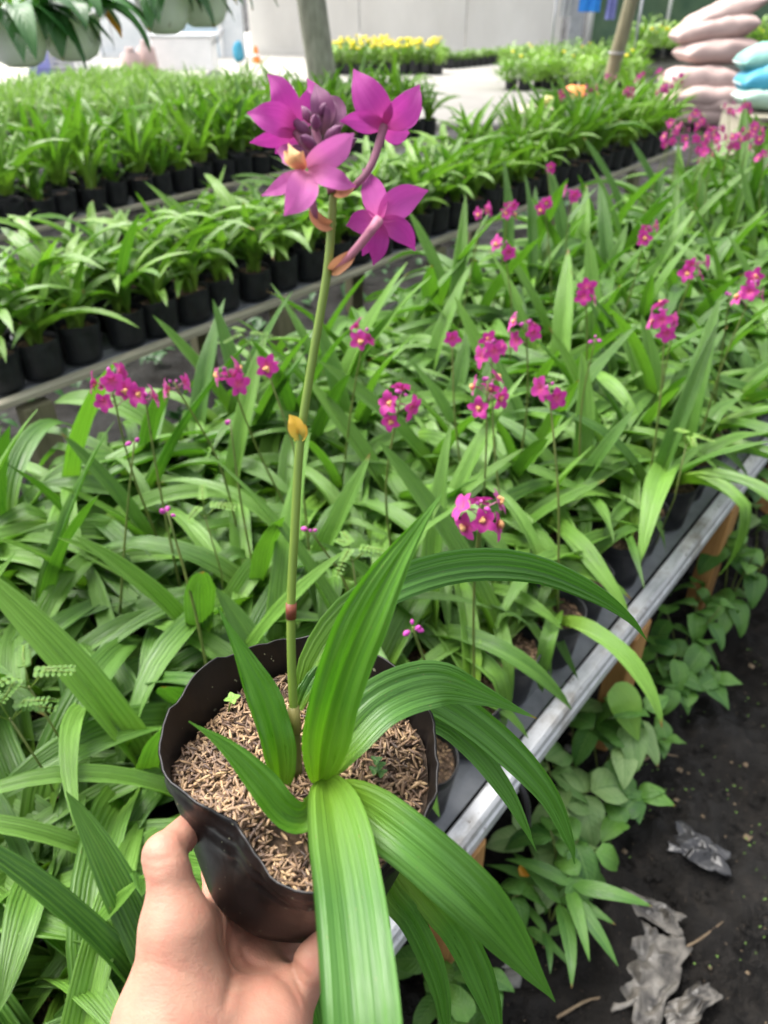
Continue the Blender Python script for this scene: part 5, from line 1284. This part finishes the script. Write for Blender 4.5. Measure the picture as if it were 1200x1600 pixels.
for i in range(22):
    r = random.Random(400 + i); px = 800 + 19 * (i % 11) + r.uniform(-5, 5); py = 142 - 30 * (i // 11) + r.uniform(-5, 5) - 0.03 * (px - 800)
    c = atz(px, py, zc if i // 11 == 0 else zc); potted('leafy_shrub_pot', SG[r.randrange(4)], (c.x, c.y, 0.03), r.uniform(.9, 1.15), f'light green leafy shrub near the leaning pole, {"front" if i < 11 else "back"} row, {ORD[i % 11]} from the yard', 'light green shrubs by the pole', i)
for i in range(12):
    r = random.Random(500 + i); c = atz(1000 + 22 * i, 88 + r.uniform(-8, 8), 0.0)
    potted('bushy_yellow_plant', (SG[i % 4][0], SH[i % 4][1]), (c.x, c.y, 0.0), r.uniform(1.3, 1.7), f'bushy plant with yellow blooms before the net fence, {ORD[i]} from the pole', 'bushy plants before the net fence', i)

# ------------------------------------------------------------------ undergrowth beside the bench
OV = [ovate_leaf('ovate_leaf', 'weed', .07, .046, R(30), R(-30), twist=R(10 * i - 15)) for i in range(4)]
OVD = [ovate_leaf('climber_leaf', 'weed', .095, .05, R(10), R(-75), pw=.7, twist=R(15 * i - 20)) for i in range(4)]
OVP = [ovate_leaf('pale_leaf', 'pale_leaf', .10, .06, R(20), R(-60), pw=.8, twist=R(15 * i - 15)) for i in range(3)]
LAN = [ovate_leaf('lance_leaf', 'weed', .12, .024, R(30), R(-25), twist=R(14 * i - 14)) for i in range(3)]
def weed(name, label, px, py, z, leaves, shapes, spread, s=(0.8, 1.2), droop=0.0, h=0.12, seed=0, grp=None):
    r = random.Random(seed); top = atz(px, py, z); base = Vector((top.x, top.y, 0.0))
    t = thing(name, label, 'weed', base, 0, grp)
    b = MB(); tips = []
    nst = max(2, leaves // 3)
    for k in range(nst):
        an = k * 2.4 + r.uniform(-.3, .3); e_ = Vector((math.cos(an) * spread * r.uniform(.3, 1), math.sin(an) * spread * r.uniform(.3, 1), z + r.uniform(-.4, .25) * h))
        Q = spline([(0, 0, -.01), tuple(e_ * .5 + Vector((0, 0, h * .25))), tuple(e_)], 7); tube(b, 'stem_far', Q, [.0026, .0025, .0022, .002, .0018, .0015, .001], 5); tips += [Vector(Q[-1]), Vector(Q[-2]), Vector(Q[4])]
    link('stem', b.mesh('stem'), t)
    for k in range(leaves):
        q = tips[k % len(tips)]; sc_ = r.uniform(*s)
        link('leaf', shapes[r.randrange(len(shapes))], t, q, (r.uniform(-.3, .3), droop + r.uniform(-.25, .25), k * 2.4 + r.uniform(-.5, .5)), sc_)
    return t
weed('arrowhead_vine', 'pale variegated arrowhead vine under the metal rail', 880, 1215, .16, 9, OVP, .07, (1.0, 1.5), .3, seed=1)
weed('arrowhead_vine', 'pale arrowhead leaves close beneath the rail above the orange leaf', 850, 1310, .14, 6, OVP, .05, (0.9, 1.4), .3, seed=2)
weed('broadleaf_weed', 'bright broadleaf weed clump on the soil beside the pale vine', 965, 1235, .10, 14, OV, .075, (0.8, 1.2), seed=3)
weed('broadleaf_weed', 'broadleaf weed right of the middle wooden leg', 1045, 1040, .16, 12, OVD, .07, (.8, 1.2), .1, seed=4)
weed('climbing_weed', 'dark leafy weed hanging beyond the middle wooden leg', 1085, 960, .22, 12, OVD, .08, (.9, 1.3), .2, seed=5)
weed('climbing_weed', 'leafy weed at the right edge below the rail end', 1165, 860, .26, 12, OVD + OV, .09, (.9, 1.4), .1, seed=6)
weed('broadleaf_weed', 'sprawling weed at the right edge under the far wooden leg', 1180, 700, .42, 12, OV, .10, (.9, 1.4), .1, seed=7)
weed('broadleaf_weed', 'dark weed in the shade under the bench by the arrowhead vine', 915, 1105, .2, 10, OVD, .08, (1.0, 1.4), .2, seed=8)
weed('lance_leaf_weed', 'weed with long narrow spreading leaves on the bare soil', 872, 1392, .12, 11, LAN, .045, (1.0, 1.35), seed=9)
weed('lance_leaf_weed', 'smaller narrow-leaved weed under the nearest wooden leg', 840, 1450, .06, 6, LAN, .04, (.7, 1.0), seed=10)
weed('broadleaf_weed', 'low weed at the foot of the nearest wooden leg', 690, 1500, .10, 9, OVD, .06, (.8, 1.1), .2, seed=11)
weed('broadleaf_weed', 'low broad weed at the bottom edge beside the held leaf', 700, 1590, .06, 8, OV + OVD, .06, (.8, 1.2), seed=12)
weed('broadleaf_weed', 'weed under the rail left of the orange leaf', 780, 1400, .10, 7, OVD, .05, (.8, 1.2), .2, seed=13)
weed('broadleaf_weed', 'small weed between bright weed clump and the soil edge', 1010, 1160, .08, 8, OV, .05, (.6, .9), seed=14)
for i in range(6):
    r = random.Random(70 + i); d_ = 0.55 + 0.32 * i; q = bn(d_, 0.30 - 0.06 * (i % 2), .12 + .05 * (i % 3)); pp = proj(q)
    weed('undergrowth_weed', f'green weed growing out from under the metal rail, {ORD[i]} from the nearest wooden leg', pp[0], pp[1], q.z, 11 + i % 4, (OV, OVD, OV + OVP)[i % 3], .09, (.8, 1.35), .15, seed=80 + i, grp='weeds along the metal rail')
# the bright heart leaf hanging from the rail, the orange dead leaf
def rail_leaf(name, pts, wpx, m, lab, cat):
    Q = spline([tuple(at(*p)) for p in pts], 14); V = [np.array(Vector((0, 0, CAMZ)) - Vector(q)) for q in Q]
    S, Nn = frames(Q, [v / np.linalg.norm(v) for v in V], .2); md = pts[0][2]
    b = MB(); ribbon(b, m, Q, [wpx * md / FPX * prof_ovate(.03 + .97 * i / 13) for i in range(14)], S, Nn, 6, 0, .15, cup=-.1)
    tag(link(name, b.mesh(name)), lab, cat)
rail_leaf('hanging_leaf', [(955, 1075, 1.62), (975, 1095, 1.62), (985, 1125, 1.63), (998, 1158, 1.64)], 52, 'sprout', 'bright green single leaf hanging beneath the metal rail', 'leaf')
rail_leaf('dead_leaf', [(812, 1352, 1.50), (828, 1365, 1.50), (838, 1380, 1.50), (846, 1396, 1.51)], 30, 'orange_leaf', 'orange dead leaf on the soil behind the narrow-leaved weed', 'leaf')
# pinnate weeds among the orchids
def pinnate(b, origin, n_f, seed):
    r = random.Random(seed)
    for k in range(n_f):
        an = k * 2.1 + r.uniform(-.4, .4); ln = r.uniform(.035, .06); d_ = Vector((math.cos(an), math.sin(an), r.uniform(-.15, .35))).normalized(); sd = d_.cross(Vector((0, 0, 1))).normalized()
        tube(b, 'stem', [(0, 0, -.02), d_ * ln * .5 + Vector((0, 0, .01)), d_ * ln], .0008, 4)
        for j in range(7):
            for sg in (-1, 1):
                c_ = np.array(d_ * ln * (.25 + .75 * j / 6) + Vector((0, 0, .008 * (1 - j / 6)))); e_ = np.array((sd * sg * .9 + d_ * .35).normalized()); l_ = .0095 * (1 - .05 * j)
                P = np.array([c_ + e_ * l_ * q for q in (0.05, .35, .7, 1)]); S, Nn = frames(P, np.array([0, 0, 1.0])); ribbon(b, 'young', P, [l_ * .25, l_ * .6, l_ * .62, l_ * .2], S, Nn, 2, 0, .1)
for i, (px, py, z, nf, lab) in enumerate(((40, 1060, .82, 7, 'feathery pinnate weed among the leaves at the left edge'), (550, 862, .84, 6, 'feathery pinnate weed right of the held stalk'), (318, 795, .82, 4, 'feathery pinnate weed by the drooping magenta buds'), (385, 525, .88, 5, 'feathery pinnate weed near the gap before the wooden bench'), (1075, 685, .80, 6, 'clover-like weed at the right end of the metal rail'), (10, 1110, .80, 4, 'small pinnate weed cut by the left edge'))):
    c = atz(px, py, z); t = thing('pinnate_weed', lab, 'weed', c)
    one('frond', lambda b: pinnate(b, c, nf, i), t); one('stem', lambda b: tube(b, 'stem_far', [(0, 0, -.015), (.01, .01, -.15), (0.0, .02, -(z - Z1 - .1))], .0015, 5), t)
# litter on the soil
for i, (px, py, sx, sy, h_, rz, m, lab) in enumerate(((1010, 1535, .17, .08, .026, 1.0, 'tarp', 'crumpled dirty grey plastic sheet lying on the black soil'), (1010, 1432, .12, .045, .022, -.5, 'tarp', 'smaller grey plastic scrap above the crumpled sheet'), (1090, 1335, .11, .07, .018, -.6, 'tarp_dark', 'dark plastic scrap half buried in the soil'), (1075, 1580, .11, .04, .018, .5, 'tarp', 'thin strip of grey plastic beside the crumpled sheet'))):
    c = atz(px, py, 0.0); o = one('plastic_scrap', lambda b: crumple(b, m, sx, sy, h_, i * 5.3 + 1), None, loc=(c.x, c.y, 0.016), rot=(0, 0, rz)); tag(o, lab, 'litter', 'plastic litter on the soil')
    o.modifiers.new('t', 'SOLIDIFY').thickness = 0.0012
for i, (px, py, r_, lab) in enumerate(((800, 1530, .018, 'small grey stone left of the crumpled plastic'), (785, 1505, .016, 'grey stone under the long held leaf tip'), (745, 1565, .02, 'flat grey stone by the low weed at the bottom edge'), (890, 1170, .014, 'pale stone beside the middle wooden leg'), (920, 1520, .012, 'small pale stone near the crumpled plastic sheet'))):
    c = atz(px, py, 0.0); o = one('stone', lambda b: ball(b, 'stone', (0, 0, r_ * .3), r_, i * 7, (1.2, .9, .6)), None, loc=(c.x, c.y, -.004)); tag(o, lab, 'stone', 'stones on the soil')
for i, (pts_, lab) in enumerate((([(1050, 1490), (1090, 1470), (1130, 1440)], 'thin twig on the soil right of the plastic'), ([(870, 1590), (930, 1560), (990, 1575)], 'thin twig on the soil left of the plastic'), ([(1000, 1190), (1030, 1178), (1060, 1182)], 'dry brown twig by the middle wooden leg'))):
    Q = [atz(*p, 0.012) for p in pts_]; o = one('twig', lambda b: tube(b, 'twig', spline([tuple(q - Q[0]) for q in Q], 10), [.003, .0034, .0028, .0032, .0026, .003, .0024, .0022, .0018, .001], 6), None, loc=Q[0]); tag(o, lab, 'twig', 'twigs on the soil')
def tiny(b):
    r = random.Random(12)
    for k in range(260):
        px, py = r.uniform(880, 1200), r.uniform(1000, 1600)
        if nz((px * .006, py * .006, 2)) < -.05: continue
        c_ = atz(px, py, 0.006)
        clover(b, c_, r.uniform(.0015, .0036), 'shrub', r.choice((2, 3, 4)))
def cover(b):
    r = random.Random(21)
    for k in range(2600):
        d_ = r.uniform(0.2, 6.4); n_ = r.choice((r.uniform(1.45, 2.4), r.uniform(1.5, 2.3), r.uniform(2.9, 4.0)))
        q = bn(d_, n_, r.uniform(0.02, 0.16)); an = r.uniform(0, 6.283); v_ = np.array([math.cos(an), math.sin(an), r.uniform(-.3, .5)]); l_ = r.uniform(.05, .11)
        P = np.array([np.array(q) + v_ * l_ * f + np.array([0, 0, -.03 * f * f]) for f in (0, .35, .7, 1)]); S, Nn = frames(P, np.array([0, 0, 1.0]))
        ribbon(b, 'dark_leaf', P, [l_ * .12, l_ * .5, l_ * .36, .001], S, Nn, 2, 0, .15)
tag(one('ground_cover', cover), 'dark leafy ground cover in the gaps between the benches', 'ground cover', kind='stuff')
tag(one('tiny_sprouts', tiny), 'tiny pale green sprouts scattered over the black soil', 'sprouts', kind='stuff')
def crumbs(b):
    r = random.Random(13)
    for k in range(4200):
        px, py = r.uniform(640, 1260), r.uniform(950, 1660); c_ = atz(px, py, 0.002); r_ = .0015 + .010 * r.random() ** 5
        vv = [(c_.x + r_ * x * r.uniform(.7, 1.3), c_.y + r_ * y * r.uniform(.7, 1.3), c_.z + r_ * .7 * z * r.uniform(.7, 1.3)) for x, y, z in ((1, 0, 0), (-1, 0, 0), (0, 1, 0), (0, -1, 0), (0, 0, 1), (0, 0, -1))]
        b.add(vv, [(0, 2, 4), (2, 1, 4), (1, 3, 4), (3, 0, 4), (2, 0, 5), (1, 2, 5), (3, 1, 5), (0, 3, 5)], 'soil' if r.random() < .93 else 'twig')
tag(one('soil_crumbs', crumbs, None, False), 'loose crumbs of black soil on the path', 'soil', kind='stuff')
# black irrigation hose end hanging at the rail beside the held bag
Q = spline([tuple(at(*p)) for p in ((780, 1195, 1.33), (805, 1215, 1.32), (822, 1250, 1.33), (826, 1290, 1.36))], 14)
tag(one('irrigation_hose', lambda b: tube(b, 'blackhose', Q, .006, 8)), 'black irrigation hose end drooping over the metal rail', 'hose')
